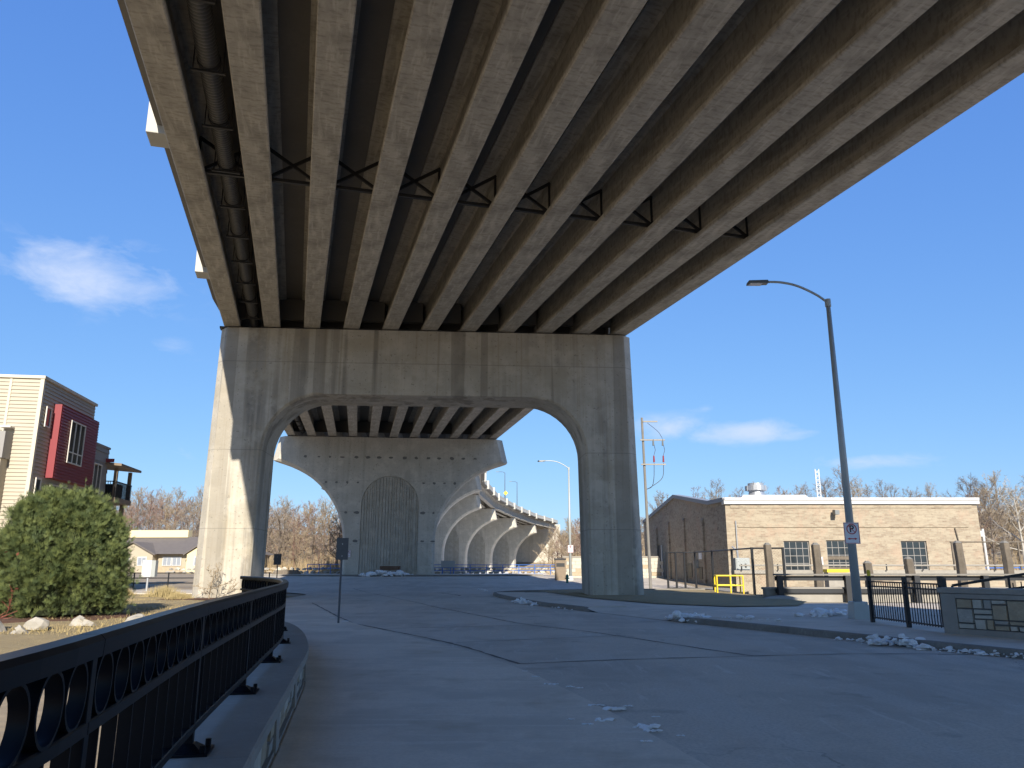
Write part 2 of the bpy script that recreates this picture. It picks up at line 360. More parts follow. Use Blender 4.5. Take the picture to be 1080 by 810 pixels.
# ------------------------------------------------------------------ the ground
def grid(xs, ys, zf):
    b = MB(); n = len(xs)
    b.v = [(x, y, zf(x, y)) for y in ys for x in xs]
    b.f = [(j * n + i, j * n + i + 1, (j + 1) * n + i + 1, (j + 1) * n + i) for j in range(len(ys) - 1) for i in range(n - 1)]
    return b
xs = [-2500, -1200, -600, -350, -220] + [-160 + 5 * i for i in range(65)] + [220, 350, 600, 1200, 2500]
ys = [-400, -150, -60, -30, -10, 0, 20, 40] + [50 + 5 * i for i in range(60)] + [400, 600, 1000, 2500, 5000]
struct(grid(xs, ys, lambda x, y: gz(x, y) - .06).build('ground', M['ground'], smooth=True))
rail_path = Path(cat_rom([(-.65, -4, 0), (-1.0, -.2, 0), (-1.37, 2.17, 0), (-1.52, 2.9, 0), (-2.05, 5.26, 0), (-2.75, 8.8, 0), (-3.46, 12.1, 0), (-4.75, 16, 0), (-6.6, 19.4, 0)], 14))
edge_path = Path(cat_rom([(3.1, -4, 0), (2.5, 2, 0), (1.6, 6.8, 0), (.92, 10, 0), (0, 13.3, 0), (-1.25, 16.4, 0), (-4.77, 23.5, 0), (-7.4, 31, 0), (-8.4, 34, 0)], 10))
kerb_path = Path(cat_rom([(16, -3, 0), (12.9, 5, 0), (10.7, 10.5, 0), (9.0, 14.25, 0), (7.86, 16.8, 0), (6.3, 20.4, 0), (4.66, 23.7, 0)], 8))
kerb_path2 = Path(cat_rom([(2.75, 28.4, 0), (2.0, 30.6, 0), (1.06, 33.1, 0), (-.28, 39.1, 0), (-1.0, 43.5, 0), (-.9, 45.9, 0), (.2, 47.5, .02), (2.4, 48.6, .03), (6, 49.2, .06), (12, 49.6, .08)], 8))
def road_l(y):
    if y < 16: return rail_path.x_at(y) + .35
    if y < 34: return rail_path.x_at(16) + .35 + (-11.5 - (rail_path.x_at(16) + .35)) * sstep(16, 25, y)
    return -11.5 - 12.5 * sstep(44, 62, y)
def road_r(y):
    if y < 23.7: return kerb_path.x_at(y) + .05
    if y < 28.4: return 4.7 + (2.8 - 4.7) * (y - 23.7) / 4.7 + .05
    if y < 44: return kerb_path2.x_at(y) + .05
    return -.9 + 14 * sstep(44.5, 50, y)
b = MB(); ysr = [-40, -20, -8] + [-4 + 1.0 * i for i in range(85)]
K = 14
for y in ysr:
    l, r = (road_l(y), road_r(y)) if y > -4 else (road_l(-4), road_r(-4) - (y + 4) * .35)
    for i in range(K + 1):
        x = l + (r - l) * i / K; b.v.append((x, y, gz(x, y)))
b.f = [(j * (K + 1) + i, j * (K + 1) + i + 1, (j + 1) * (K + 1) + i + 1, (j + 1) * (K + 1) + i) for j in range(len(ysr) - 1) for i in range(K)]
road = struct(b.build('road', M['road']))
# dark sealed joints across the pavement
def tar(pts, w, z=.006):
    pth = Path(cat_rom([(x, y, 0) for x, y in pts], 8)); m = MB(); rr = random.Random(len(pts) * 31 + int(pts[0][0] * 10)); n = max(3, int(pth.L / .35)); k = 0
    for i in range(n + 1):
        p, d = pth.at(pth.L * i / n); r_ = Vector((d.y, -d.x, 0)); ww = w * rr.uniform(.35, 1.2) / 2; j = rr.uniform(-.02, .02)
        for sgn in (-1, 1): q = p + r_ * (sgn * ww + j); m.v.append((q.x, q.y, gz(q.x, q.y) + z))
    m.f = [(2 * i, 2 * i + 1, 2 * i + 3, 2 * i + 2) for i in range(n)]
    return m.build('joint_seal', M['tar'], road)
tar([(-8.9, 35.5), (-5.0, 24.2), (-3.9, 21.8), (-1.35, 17.2), (.12, 13.6)], .075)
tar([(.12, 13.6), (2.0, 14.2), (4.4, 14.75), (6.5, 15.1), (8.8, 15.0)], .06)
tar([(-11, 55), (-4.7, 37), (-3.3, 32.6), (-1.2, 26.8), (.35, 22.6), (1.9, 20.1), (3.6, 16.4), (4.4, 14.75)], .06)
tar([(-3.6, 20.9), (-1.2, 21.7), (.9, 22.3)], .05)
tar([(-1.35, 17.2), (.8, 18.2), (2.7, 19.0)], .04)
tar([(-6.2, 27), (-3.5, 28), (-1.6, 28.6)], .05)
tar([(-4.3, 48), (-3.0, 44.5), (-2.9, 43.6)], .16)
tar([(-14, 62), (-8, 58), (-3, 56), (3, 55)], .07)
tar([(-20, 70), (-12, 66), (-2, 65)], .08)
# left sidewalk: slabs with open joints
sidewalk = struct(thing('sidewalk', None, None)); del sidewalk['kind']; sidewalk['kind'] = 'structure'
def walk_slab(y0, y1):
    n = max(3, int((y1 - y0) / .6)); yy = [y0 + (y1 - y0) * i / n for i in range(n + 1)]
    lft = [((rail_path.x_at(y) + .40) if y < 15.2 else (rail_path.x_at(15.2) + .40 - 5.2 * sstep(15.2, 24, y)), y) for y in yy]; rgt = [(edge_path.x_at(y), y) for y in yy]
    poly = rgt + lft[::-1]
    if y1 > 33:                                   # rounded corner at the far end
        poly = [p for p in rgt if p[1] < 32.6] + [(-8.35, 33.2), (-8.75, 33.7), (-9.3, 33.95)] + [(lft[-1][0], 34.0)] + lft[::-1][1:]
    return MB().slab(poly, -.05, .012).build('slab', M['walk'], sidewalk)
for y0, y1 in ((-4, 6.2), (6.225, 15.6), (15.62, 16.3), (16.315, 23.4), (23.42, 34)): walk_slab(y0, y1)
# right sidewalk and kerb stones
rwalk = thing('right_sidewalk', None, None); rwalk['kind'] = 'structure'
def kerb_run(pth, t0, t1, step):
    t = t0; k = 0
    while t < t1 - .2:
        e = min(t + step, t1)
        MB().sweep(pth.piece(t, e - .012, .3), [(0, -.06), (.02, .125), (.045, .15), (.19, .15), (.19, -.06)]).build('kerb_stone', M['kerb'], rwalk); t = e
kerb_run(kerb_path, 0, kerb_path.L - .55, 3.05)
kerb_run(kerb_path2, .6, kerb_path2.L, 3.05)
def kerb_end(pth, t0, t1, z0, z1):
    m = MB(); a = pth.piece(t0, t1, .12); n = len(a); k = 0; prof = [(0, -.06), (.02, -.025), (.045, 0), (.19, 0), (.19, -.06)]
    for i, p in enumerate(a):
        d = (a[min(i + 1, n - 1)] - a[max(i - 1, 0)]).normalized(); r_ = Vector((d.y, -d.x, 0)); h = z0 + (z1 - z0) * i / (n - 1)
        for o_, z in prof: q = p + r_ * o_; m.v.append((q.x, q.y, p.z + (h + z if z > -.05 else -.06)))
    P_ = len(prof)
    for i in range(n - 1):
        for j in range(P_): m.f.append((i * P_ + j, i * P_ + (j + 1) % P_, (i + 1) * P_ + (j + 1) % P_, (i + 1) * P_ + j))
    m.build('kerb_stone', M['kerb'], rwalk)
kerb_end(kerb_path, kerb_path.L - .55, kerb_path.L, .15, .02); kerb_end(kerb_path2, 0, .6, .02, .15)
t = 0
while t < kerb_path.L - .8:                        # slabs 1.9 m deep behind the kerb
    e = min(t + 1.85, kerb_path.L - .55)
    MB().sweep(kerb_path.piece(t, e - .015, .4), [(.2, .02), (.2, .148), (2.0, .156), (2.0, .02)]).build('slab', M['walk'], rwalk); t = e
t = .6
while t < 17:
    e = min(t + 1.85, 17)
    MB().sweep(kerb_path2.piece(t, e - .015, .4), [(.2, .02), (.2, .148), (1.75, .156), (1.75, .02)]).build('slab', M['walk'], rwalk); t = e
# paving behind the slabs, dipping to the road at the driveway
def kx(y): return kerb_path.x_at(y) if y < 23.7 else (kerb_path2.x_at(y) if y > 28.4 else 4.66 + (2.75 - 4.66) * (y - 23.7) / 4.7)
b = MB(); ysp = [-3 + .5 * i for i in range(97)]; us = [.1, .4, .8, 1.3, 1.9, 2.6, 4, 7, 11, 15]
for y in ysp:
    g = sstep(23.0, 24.1, y) * (1 - sstep(28.0, 29.1, y))
    for u in us: b.v.append((kx(y) + u, y, .136 * (1 - g) + g * (.008 + .13 * sstep(.1, 2.6, u))))
n = len(us); b.f = [(j * n + i, j * n + i + 1, (j + 1) * n + i + 1, (j + 1) * n + i) for j in range(len(ysp) - 1) for i in range(n - 1) if ysp[j] < 32 or us[i] < 4]
b.build('paving', M['walk'], rwalk, smooth=True)
# lawns
def lawn(name, poly, z, m, amp=.04, cell=.8):
    xs_ = [p[0] for p in poly]; ys_ = [p[1] for p in poly]
    bm = bmesh.new(); bm.faces.new([bm.verts.new((x, y, z)) for x, y in poly])
    bmesh.ops.triangulate(bm, faces=bm.faces[:])
    for _ in range(5):
        es = [e for e in bm.edges if e.calc_length() > cell]
        if es: bmesh.ops.subdivide_edges(bm, edges=es, cuts=1); bmesh.ops.triangulate(bm, faces=[f for f in bm.faces if len(f.verts) > 3])
    for v in bm.verts:
        if not v.is_boundary: v.co.z += amp * (hnoise(v.co.x * 9, v.co.y * 9) + .6)
        v.co.z += gz(v.co.x, v.co.y)
    bmesh.ops.recalc_face_normals(bm, faces=bm.faces[:])
    me = bpy.data.meshes.new(name); bm.to_mesh(me); bm.free()
    for p in me.polygons: p.use_smooth = True
    return struct(link(name, me, m))
lawn('lawn_by_pier', [(1.5, 47), (2.2, 43.5), (3.6, 36.6), (5.65, 31.3), (8.0, 29.0), (10.6, 29.6), (12.2, 33), (12.2, 48.8), (4, 48.4)], .165, M['lawn'], .05)
lawn('lawn_left', [(-40, 12), (-6.5, 13), (-5.6, 16.2), (-7.2, 19.6), (-9.4, 21.2), (-11.2, 25), (-11.7, 34), (-11.7, 43), (-20, 44.5), (-40, 43)], .0, M['lawn'], .12)
lawn('mulch_bed', [(-17.5, 21), (-14.5, 20.5), (-12.2, 22.2), (-11.6, 24.4), (-12.6, 26.6), (-15, 27.6), (-18, 26)], .075, M['mulch'], .1, .5)
lawn('mulch_ring', [(-16.3, 36.3), (-13, 36.2), (-11.9, 37), (-11.6, 40), (-16.4, 40)], .1, M['mulch'], .03, .5)
def blades(name, area, n, h, z, label):
    m = MB(); rr = random.Random(n)
    for i in range(n):
        x = rr.uniform(area[0], area[1]); y = rr.uniform(area[2], area[3]); hh = h * rr.uniform(.4, 1.2); a = rr.uniform(0, 6.28); l = rr.uniform(-.05, .05)
        if area[1] < -5 and x > -5.9 - max(0, y - 15) * .42: continue
        k = len(m.v); m.v += [(x - .012 * math.cos(a), y - .012 * math.sin(a), z), (x + .012 * math.cos(a), y + .012 * math.sin(a), z), (x + l, y + l * .7, z + hh)]; m.f.append((k, k + 1, k + 2))
    o = m.build(name, M['grass_blade'], raw=True); tag(o, label, 'grass', kind='stuff')
blades('dry_grass', (-26, -6.2, 18, 41), 26000, .10, .05, 'short dormant grass on the lawn left of the railing')

struct(MB().slab([(-27, 92), (14, 92), (14, 255), (-27, 255)], -.6, -.10).build('river_bounce_sheet', M['snow']))  # unseen white sheet added over the river to bounce sun onto far piers
# ------------------------------------------------------------------ the bridge
bridge = thing('road_bridge', 'long concrete girder bridge on arched piers curving overhead and away', 'bridge')
NG = 11; SP = 2.055
# bearing lines: pier middle (x, y), axis angle, girder bottom height, girder centre shift
BL = [dict(c=(13.45, -25.4), rot=R(4), z=12.9), dict(c=(-4.74, 40.45), rot=R(4), z=13.80), dict(c=(-12.4, 79.4), rot=R(6), z=14.50),
      dict(c=(-15.3, 108), rot=R(4), z=14.4), dict(c=(-16.6, 142), rot=R(0), z=14.3), dict(c=(-14.4, 176.5), rot=R(-5), z=14.2),
      dict(c=(-9.6, 210), rot=R(-9), z=14.1), dict(c=(-3.2, 244), rot=R(-12), z=14.0), dict(c=(5.0, 276), rot=R(-16), z=14.0)]
BL.insert(0, dict(c=(23.5, -61), rot=R(4), z=12.4))
def bl(i, u, dz=0):
    q = BL[i]; return Vector((q['c'][0] + u * math.cos(q['rot']), q['c'][1] + u * math.sin(q['rot']), q['z'] + dz))
GPROF = [(-.38, 0), (.38, 0), (.41, .03), (.41, .17), (.115, .36), (.09, .42), (.09, 1.62), (.16, 1.69), (.6, 1.74), (.6, 1.83), (-.6, 1.83), (-.6, 1.74), (-.16, 1.69), (-.09, 1.62), (-.09, .42), (-.115, .36), (-.41, .17), (-.41, .03)]
for s in range(len(BL) - 1):
    for g in range(NG):
        u = (g - 5) * SP; p, q = bl(s, u), bl(s + 1, u); d = (q - p); L_ = d.length; d.normalize()
        p2, q2 = p + d * .12, q - d * .12
        m = MB(); o = link('girder', m.sweep([Vector((0, 0, 0)), Vector((0, (q2 - p2).length, 0))], GPROF).mesh('girder'), M['girder'], bridge)
        o.location = p2; o.rotation_euler = (math.asin(d.z), 0, math.atan2(-d.x, d.y))
# deck: overhang slab and parapets along the bearing lines
HU = 5 * SP
PED = 1.25; PEL = 1.3
lft = [bl(i, -HU, 1.83) for i in range(len(BL))]; rgt = [bl(i, HU, 1.83) for i in range(len(BL))]
def smooth_line(u, dz):
    pts = [bl(i, u, dz) for i in range(len(BL))]; return pts
b = MB()
secs = []
for i in range(len(BL)):
    pl_ = [bl(i, -HU - PEL, 1.93), bl(i, -HU - .5, 1.83), bl(i, HU + .5, 1.83), bl(i, HU + PED, 1.93), bl(i, HU + PED, 2.13), bl(i, -HU - PEL, 2.13)]; secs.append(pl_)
for pl_ in secs: b.v += [tuple(p) for p in pl_]
for i in range(len(secs) - 1):
    for j in range(6): b.f.append((i * 6 + j, i * 6 + (j + 1) % 6, (i + 1) * 6 + (j + 1) % 6, (i + 1) * 6 + j))
b.f += [(0, 1, 2, 3, 4, 5), tuple((len(secs) - 1) * 6 + j for j in range(6))]
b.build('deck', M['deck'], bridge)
for sgn in (-1, 1):
    pth = Path([bl(i, sgn * (HU + (PED if sgn > 0 else PEL) - .2), 2.13) for i in range(len(BL))])
    MB().sweep(pth.p, [(-.19, .004), (.19, .004), (.19, .2), (.13, .3), (.13, .95), (-.13, .95), (-.13, .3), (-.19, .2)]).build('parapet', M['parapet'], bridge)
    # pilaster blocks that stand proud of the parapet
    yref = 22.8 if sgn < 0 else 20.0
    s0 = min((pth.s[0] + pth.L * i / 4000 for i in range(4001)), key=lambda s_: abs(pth.at(s_)[0].y - yref)); s_ = s0 % 13.0
    while s_ < pth.L:
        p, d = pth.at(s_)
        if p.y > -40:
            o = MB().box(0, 0, .30, .78, .95, 1.6).build('parapet_block', M['parapet'], bridge, bevel=.03)
            o.location = p + Vector((d.y, -d.x, 0)) * (sgn * .12) ; o.rotation_euler = (0, 0, math.atan2(-d.x, d.y))
        s_ += 13.0
# portal piers (0 behind the viewer, 1 in front)
def portal_mesh(T=2.9, H=13.7):
    bm = bmesh.new(); ri = 3.0; zi = 10.2; hi = 8.25; hib = 8.35; ho, hob = 10.85, 11.15
    pts = [(-hob, -.5), (-hib, -.5), (-hi, zi - ri)]
    for k in range(1, 13): a = math.pi - k * math.pi / 24; pts.append((-hi + ri + ri * math.cos(a), zi - ri + ri * math.sin(a)))
    for k in range(0, 12): a = math.pi / 2 - k * math.pi / 24; pts.append((hi - ri + ri * math.cos(a), zi - ri + ri * math.sin(a)))
    pts += [(hi, zi - ri), (hib, -.5), (hob, -.5), (ho, H), (-ho, H)]
    vs1 = [bm.verts.new((x, -T / 2, z)) for x, z in pts]; f = bm.faces.new(vs1)
    ext = bmesh.ops.extrude_face_region(bm, geom=[f]); bmesh.ops.translate(bm, vec=(0, T, 0), verts=[v for v in ext['geom'] if isinstance(v, bmesh.types.BMVert)])
    bmesh.ops.recalc_face_normals(bm, faces=bm.faces[:])
    bm.edges.ensure_lookup_table()
    out = [e for e in bm.edges if abs(e.verts[0].co.y - e.verts[1].co.y) < 1e-4 and all(abs(v.co.x) > 10.5 for v in e.verts) and abs(e.verts[0].co.z - e.verts[1].co.z) > 5]
    bmesh.ops.bevel(bm, geom=out, offset=.42, segments=1, affect='EDGES', profile=.5)
    inn = [e for e in bm.edges if abs(e.verts[0].co.y - e.verts[1].co.y) < 1e-4 and all(abs(v.co.x) < 8.6 and v.co.z < 10.3 for v in e.verts) and (e.verts[0].co - e.verts[1].co).length < 9 and not all(v.co.z < -.4 for v in e.verts)]
    bmesh.ops.bevel(bm, geom=inn, offset=.11, segments=1, affect='EDGES', profile=.5)
    me = bpy.data.meshes.new('pier'); bm.to_mesh(me); bm.free(); return me
pm = portal_mesh()
for i, c in ((1, (13.6, -25.4)), (2, (-4.5, 40.45))):
    o = link('pier', pm, M['pier'], bridge, .03); o.location = (*c, 0 if i == 2 else -.9); o.rotation_euler = (0, 0, R(4))
    for g in range(NG):
        p = bl(i, (g - 5) * SP)
        q = link('bearing_pad', MB().box(0, 0, 0, .7, .5, .10).mesh(), M['steel_brace'], bridge); q.location = p + Vector((0, -1.0 * 1, -.052)); q.rotation_euler = (0, 0, R(14))
        if g < NG - 1:
            a, e = bl(i, (g - 5) * SP + .1), bl(i, (g - 4) * SP - .1); mid = (a + e) / 2
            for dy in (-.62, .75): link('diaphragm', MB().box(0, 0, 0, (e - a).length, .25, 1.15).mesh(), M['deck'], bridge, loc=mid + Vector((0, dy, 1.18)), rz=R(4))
# steel cross bracing in the near span
def gpt(s, g, y, dz):
    u = (g - 5) * SP; p, q = bl(s, u), bl(s + 1, u); k = (y - p.y) / (q.y - p.y); return p.lerp(q, k) + Vector((0, 0, dz))
for s, yc in ((1, 25.0), (1, 8.0), (2, 60.0)):
    for g in range(NG - 1):
        rise = .26 * (g - 4.5) * SP; off = .26 * SP / 2
        m = MB(); yl, yr = yc + rise - off, yc + rise + off
        A0, A1, B0, B1 = gpt(s, g, yl, .34), gpt(s, g, yl, 1.52), gpt(s, g + 1, yr, .34), gpt(s, g + 1, yr, 1.52)
        h = (B0 - A0).normalized() * .1; mid = (A0 + B0) / 2
        m.bar(A0 + h, B0 - h, .11, .11); m.bar(A1 + h, B0 - h, .08, .10); m.bar(B1 - h, A0 + h + Vector((0, .09, 0)), .08, .10); m.bar(A0 + h - Vector((0, 0, .05)), A1 + h, .14, .02); m.bar(B0 - h - Vector((0, 0, .05)), B1 - h, .14, .02)
        m.build('cross_brace', M['steel_brace'], bridge)
# ribbed utility pipe between the first two girders
for s in (1, 2):
    a = bl(s, -4.5 * SP, .62); e = bl(s + 1, -4.5 * SP, .62); d = (e - a).normalized(); Lp = (e - a).length - .3; m = MB(); pts = []; rad = []
    n = int(Lp / .13)
    for i in range(n):
        for o_, r_ in ((0, .27), (.085, .27), (.1, .245), (.12, .245)): pts.append(a + d * (.15 + i * .13 + o_)); rad.append(r_)
    pipe = m.tube(pts, rad, 16).build('utility_pipe', M['pipe'], bridge, smooth=True)
    k = 1.6
    while k < Lp:
        c = a + d * k; m = MB(); side = Vector((d.y, -d.x, 0)).normalized()
        m.tube([c - d * .06, c + d * .06], .295, 16)
        m.bar(c - side * .42 - Vector((0, 0, .33)), c + side * .42 - Vector((0, 0, .33)), .07, .06)
        for sg in (-1, 1): m.bar(c + side * (sg * .36) - Vector((0, 0, .3)), c + side * (sg * .36) + Vector((0, 0, 1.15)), .025)
        m.build('pipe_hanger', M['steel_brace'], bridge); k += 2.7
# hammerhead piers
def hammer_mesh(H, T=2.7):
    hs_, ht, zt = 4.55, 11.9, H - 2.35; rz_ = 8.5; xr = 10.0; pts = [(-hs_, -3.0), (hs_, -3.0)]
    n = 16; w = ht - hs_
    fm = math.acos(1 - w / xr); arc = [(hs_ + xr * (1 - math.cos(k / n * fm)), zt - rz_ * math.sin(fm) + rz_ * math.sin(k / n * fm)) for k in range(n + 1)]
    pts += arc + [(ht - .55, H), (-ht + .55, H)] + [(-x, z) for x, z in reversed(arc)]
    bm = bmesh.new(); f = bm.faces.new([bm.verts.new((x, -T / 2, z)) for x, z in pts])
    ext = bmesh.ops.extrude_face_region(bm, geom=[f]); bmesh.ops.translate(bm, vec=(0, T, 0), verts=[v for v in ext['geom'] if isinstance(v, bmesh.types.BMVert)])
    bmesh.ops.recalc_face_normals(bm, faces=bm.faces[:])
    out = [e for e in bm.edges if abs(e.verts[0].co.y - e.verts[1].co.y) < 1e-4 and all(abs(v.co.x) > ht - .7 for v in e.verts) and abs(e.verts[0].co.z - e.verts[1].co.z) > 2]
    bmesh.ops.bevel(bm, geom=out, offset=.62, segments=1, affect='EDGES', profile=.5)
    inn = [e for e in bm.edges if abs(e.verts[0].co.y - e.verts[1].co.y) < 1e-4 and e.verts[0].co.y < 0 and all(abs(v.co.x) < ht - .05 and v.co.z < zt + .05 for v in e.verts) and e.verts[0].co.z != e.verts[1].co.z]
    bmesh.ops.bevel(bm, geom=inn, offset=.25, segments=1, affect='EDGES', profile=.5)
    me = bpy.data.meshes.new('pier'); bm.to_mesh(me); bm.free(); return me
def arch_poly(hw, z0, ztop, n=16):
    pts = [(-hw, z0), (hw, z0)]
    for k in range(n + 1): a = k * math.pi / n; pts.append((hw * math.cos(a), ztop - hw + hw * math.sin(a)))
    return pts
def cut(me, cutter_me):
    a = bpy.data.objects.new('tmp_a', me); c = bpy.data.objects.new('tmp_c', cutter_me); C.objects.link(a); C.objects.link(c)
    md = a.modifiers.new('b', 'BOOLEAN'); md.operation = 'DIFFERENCE'; md.object = c; md.solver = 'EXACT'
    dg = bpy.context.evaluated_depsgraph_get(); out = bpy.data.meshes.new_from_object(a.evaluated_get(dg))
    bpy.data.objects.remove(a); bpy.data.objects.remove(c); return out
HH = 13.8
hm = hammer_mesh(HH)
APZ = 9.9
hm = cut(hm, MB().prism(arch_poly(2.85, -3.5, APZ), -1.35 - .5, -1.35 + .13).mesh())
rr = random.Random(5); ribs = MB(); x = -2.8
while x < 2.75:                                       # broken ribs of the textured panel
    w = rr.uniform(.16, .34); zt_ = APZ - 2.85 + math.sqrt(max(2.85 ** 2 - max(abs(x), abs(x + w)) ** 2, 0)) - .02
    z = -.5
    while z < zt_:
        h = min(rr.uniform(.5, 1.8), zt_ - z)
        if h < .05: break
        dd = rr.uniform(.04, .125); ribs.bx(x, x + w * .85, -1.35 + .14 - dd, -1.35 + .15, z, z + h - .004); z += h
    x += w
ribm = ribs.mesh()
pat = MB()
for zz, n, sp in ((HH - 2.05, 15, 1.2), (6.2, 7, 0), (9.2, 6, 0), (3.4, 6, 0)):
    xs_ = [(i - 7) * 1.22 + rr.uniform(-.1, .1) for i in range(15)] if n == 15 else [sg * (3.3 + k * 1.05) for sg in (-1, 1) for k in range(2 if zz < 7 else 4)]
    for x in xs_:
        w, h = rr.uniform(.12, .29), rr.uniform(.08, .18); nn = 9
        poly = [(x + w * math.cos(k * 6.283 / nn) * rr.uniform(.8, 1.1), zz + rr.uniform(-.02, .02) + h * math.sin(k * 6.283 / nn) * rr.uniform(.8, 1.1)) for k in range(nn)]
        pat.prism(poly, -1.35 - .012, -1.35 + .02)
patm = pat.mesh()
for i in range(3, len(BL) - 1):
    q = BL[i]; o = link('pier', hm, M['pier_hammer'], bridge, .0, (q['c'][0] + .0, q['c'][1], q['z'] - .12 - HH), q['rot'])
    o.scale = (1 if i < 4 else .93, 1, 1)
    r_ = link('ribbed_panel', ribm, M['ribbed'], o)
    if i < 5: link('patches', patm, M['patch'], o)['kind'] = 'stuff'
    for g in range(NG if i < 5 else 0): link('bearing_pad', MB().box(0, 0, 0, .7, .5, .12).mesh(), M['steel_brace'], bridge, loc=bl(i, (g - 5) * SP, -.06), rz=q['rot'])
    if i < 5:
        for g in range(NG - 1):
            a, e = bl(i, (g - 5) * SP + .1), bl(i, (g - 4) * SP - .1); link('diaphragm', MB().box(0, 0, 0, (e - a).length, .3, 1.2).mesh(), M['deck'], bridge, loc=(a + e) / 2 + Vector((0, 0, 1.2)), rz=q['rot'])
q = BL[-1]; MB().prism([(-12, -3), (12, -3), (12, 16.2), (-12, 16.2)], 0, 3).build('abutment', M['pier_hammer'], bridge).location = (q['c'][0], q['c'][1], -.4)
bpy.context.view_layer.update()

# lamps standing on the bridge
def bridge_lamp(px, d_, label):
    th = thing('bridge_lamp', label, 'street lamp', px, 0, 'lamps on the far bridge deck')
    MB().tube([(0, 0, 0), (0, 0, 6.2)], [.10, .06], 8).build('pole', M['signback'], th)
    MB().tube([(0, 0, 6.1), (-.5, 0, 6.35), (-1.5, 0, 6.4)], [.05, .045, .04], 6).build('arm', M['signback'], th)
    MB().box(-1.8, 0, 6.38, .7, .3, .1).build('lamp_head', M['lamphead'], th)
    return th
for i, (k, lab) in enumerate(((.55, 'slim dark lamp on the bridge deck nearest the hammerhead pier'), (.3, 'middle lamp on the far bridge deck with a yellow sign below'), (.95, 'lamp on the far bridge deck farthest along the curve'))):
    s = (4, 6, 6)[i]; p = bl(s, HU + PED - .2, 3.1).lerp(bl(s + 1, HU + PED - .2, 3.1), k); bridge_lamp(p, 0, lab)
    if i == 1:
        ys_ = thing('warning_sign', 'small yellow warning sign on the far bridge parapet', 'sign', p + Vector((.2, -.35, -.3)))
        MB().tube([(0, 0, 0), (0, 0, 1.7)], .04, 6).build('post', M['signback'], ys_)
        MB().prism([(0, 1.0), (.55, 1.55), (0, 2.1), (-.55, 1.55)], -.06, -.045).build('sign_face', M['yellow'], ys_)

# ------------------------------------------------------------------ ornamental railing on a low stone wall (left)
WH = .45
wall = thing('stone_parapet_wall', 'low curved wall with stone panels and concrete coping under the black railing', 'wall')
t_end = rail_path.L
MB().sweep(rail_path.piece(0, t_end, .25), [(-.30, -.1), (.30, -.1), (.30, WH - .1), (-.30, WH - .1)]).build('wall_core', M['mortar'], wall)
t = 0.
while t < t_end - .1:
    e = min(t + 4.6, t_end)
    MB().sweep(rail_path.piece(t, e - .008, .25), [(-.40, WH - .1), (.40, WH - .1), (.405, WH - .085), (.405, WH - .015), (.39, WH), (-.39, WH), (-.4, WH - .02)]).build('coping', M['coping'], wall); t = e
t = .3; k = 0
while t < t_end - .3:                                # concrete pilaster, then a framed stone panel
    MB().sweep(rail_path.piece(t, min(t + .28, t_end), .14), [(.2, -.08), (.385, -.08), (.372, WH - .1), (.2, WH - .1)]).build('pilaster', M['coping'], wall)
    MB().sweep(rail_path.piece(t + .28, min(t + 2.2, t_end), .24), [(.2, -.08), (.368, -.08), (.368, .035), (.2, .035)]).build('plinth', M['coping'], wall)
    s_ = t + .30; end = min(t + 2.2, t_end)
    while s_ < end - .06:
        w = min(rr.uniform(.2, .5), end - s_); cuts = [.045] + ([rr.uniform(.14, .22)] if rr.random() < .65 else []) + [WH - .11]
        for z0, z1 in zip(cuts, cuts[1:]):
            pr = rr.uniform(.335, .362)
            MB().sweep(rail_path.piece(s_ + .008, s_ + w - .008, .2), [(.2, z0 + .006), (pr, z0 + .012), (pr + .004, z1 - .018), (.2, z1 - .008)]).build('stone', M[rr.choice(('stone_tan', 'stone_grey', 'stone_light', 'stone_light'))], wall)
        s_ += w
    t += 2.2
rail = thing('ornamental_railing', 'black steel railing with a row of rings above flat balusters', 'railing')
s29 = rail_path.s[rail_path.near(2.9)]; PS = 2.42; posts = []; k = s29 % PS
while k < t_end: posts.append(k); k += PS
zt, zm, zb = 1.36, 1.045, .60
ringm = MB(); nseg = 28; ro, ri, wd = .116, .104, .055
for i in range(nseg):
    a = 2 * math.pi * i / nseg
    for r_, y in ((ro, -wd / 2), (ro, wd / 2), (ri, wd / 2), (ri, -wd / 2)): ringm.v.append((r_ * math.cos(a), y, r_ * math.sin(a)))
for i in range(nseg):
    for j in range(4): ringm.f.append((4 * i + j, 4 * i + (j + 1) % 4, 4 * ((i + 1) % nseg) + (j + 1) % 4, 4 * ((i + 1) % nseg) + j))
ringm = ringm.mesh('ring', True); ringm.set_sharp_from_angle(angle=R(50)); balm = MB().box(0, 0, (zb + zm) / 2, .012, .055, zm - zb - .03).mesh('baluster')
postm = MB().box(0, 0, (WH + zt - .03) / 2, .06, .06, zt - .03 - WH).mesh('post')
pl_ = MB(); pl_.box(0, 0, .008, .28, .28, .016); pl_.add([(-.1, -.1, .016), (.1, -.1, .016), (.1, .1, .016), (-.1, .1, .016), (-.04, -.04, .06), (.04, -.04, .06), (.04, .04, .06), (-.04, .04, .06)], [(0, 1, 5, 4), (1, 2, 6, 5), (2, 3, 7, 6), (3, 0, 4, 7), (4, 5, 6, 7)])
for sx in (-1, 1):
    for sy in (-1, 1): pl_.tube([(sx * .105, sy * .105, .016), (sx * .105, sy * .105, .06)], .018, 6)
platem = pl_.mesh('base_plate')
for i, s_ in enumerate(posts):
    p, d = rail_path.at(s_); rz = math.atan2(d.y, d.x)
    link('post', postm, M['black'], rail, .004, (p.x, p.y, 0), rz); link('base_plate', platem, M['black'], rail, 0, (p.x, p.y, WH), rz)
segs = [(0, posts[0])] + list(zip(posts, posts[1:])) + [(posts[-1], t_end)]
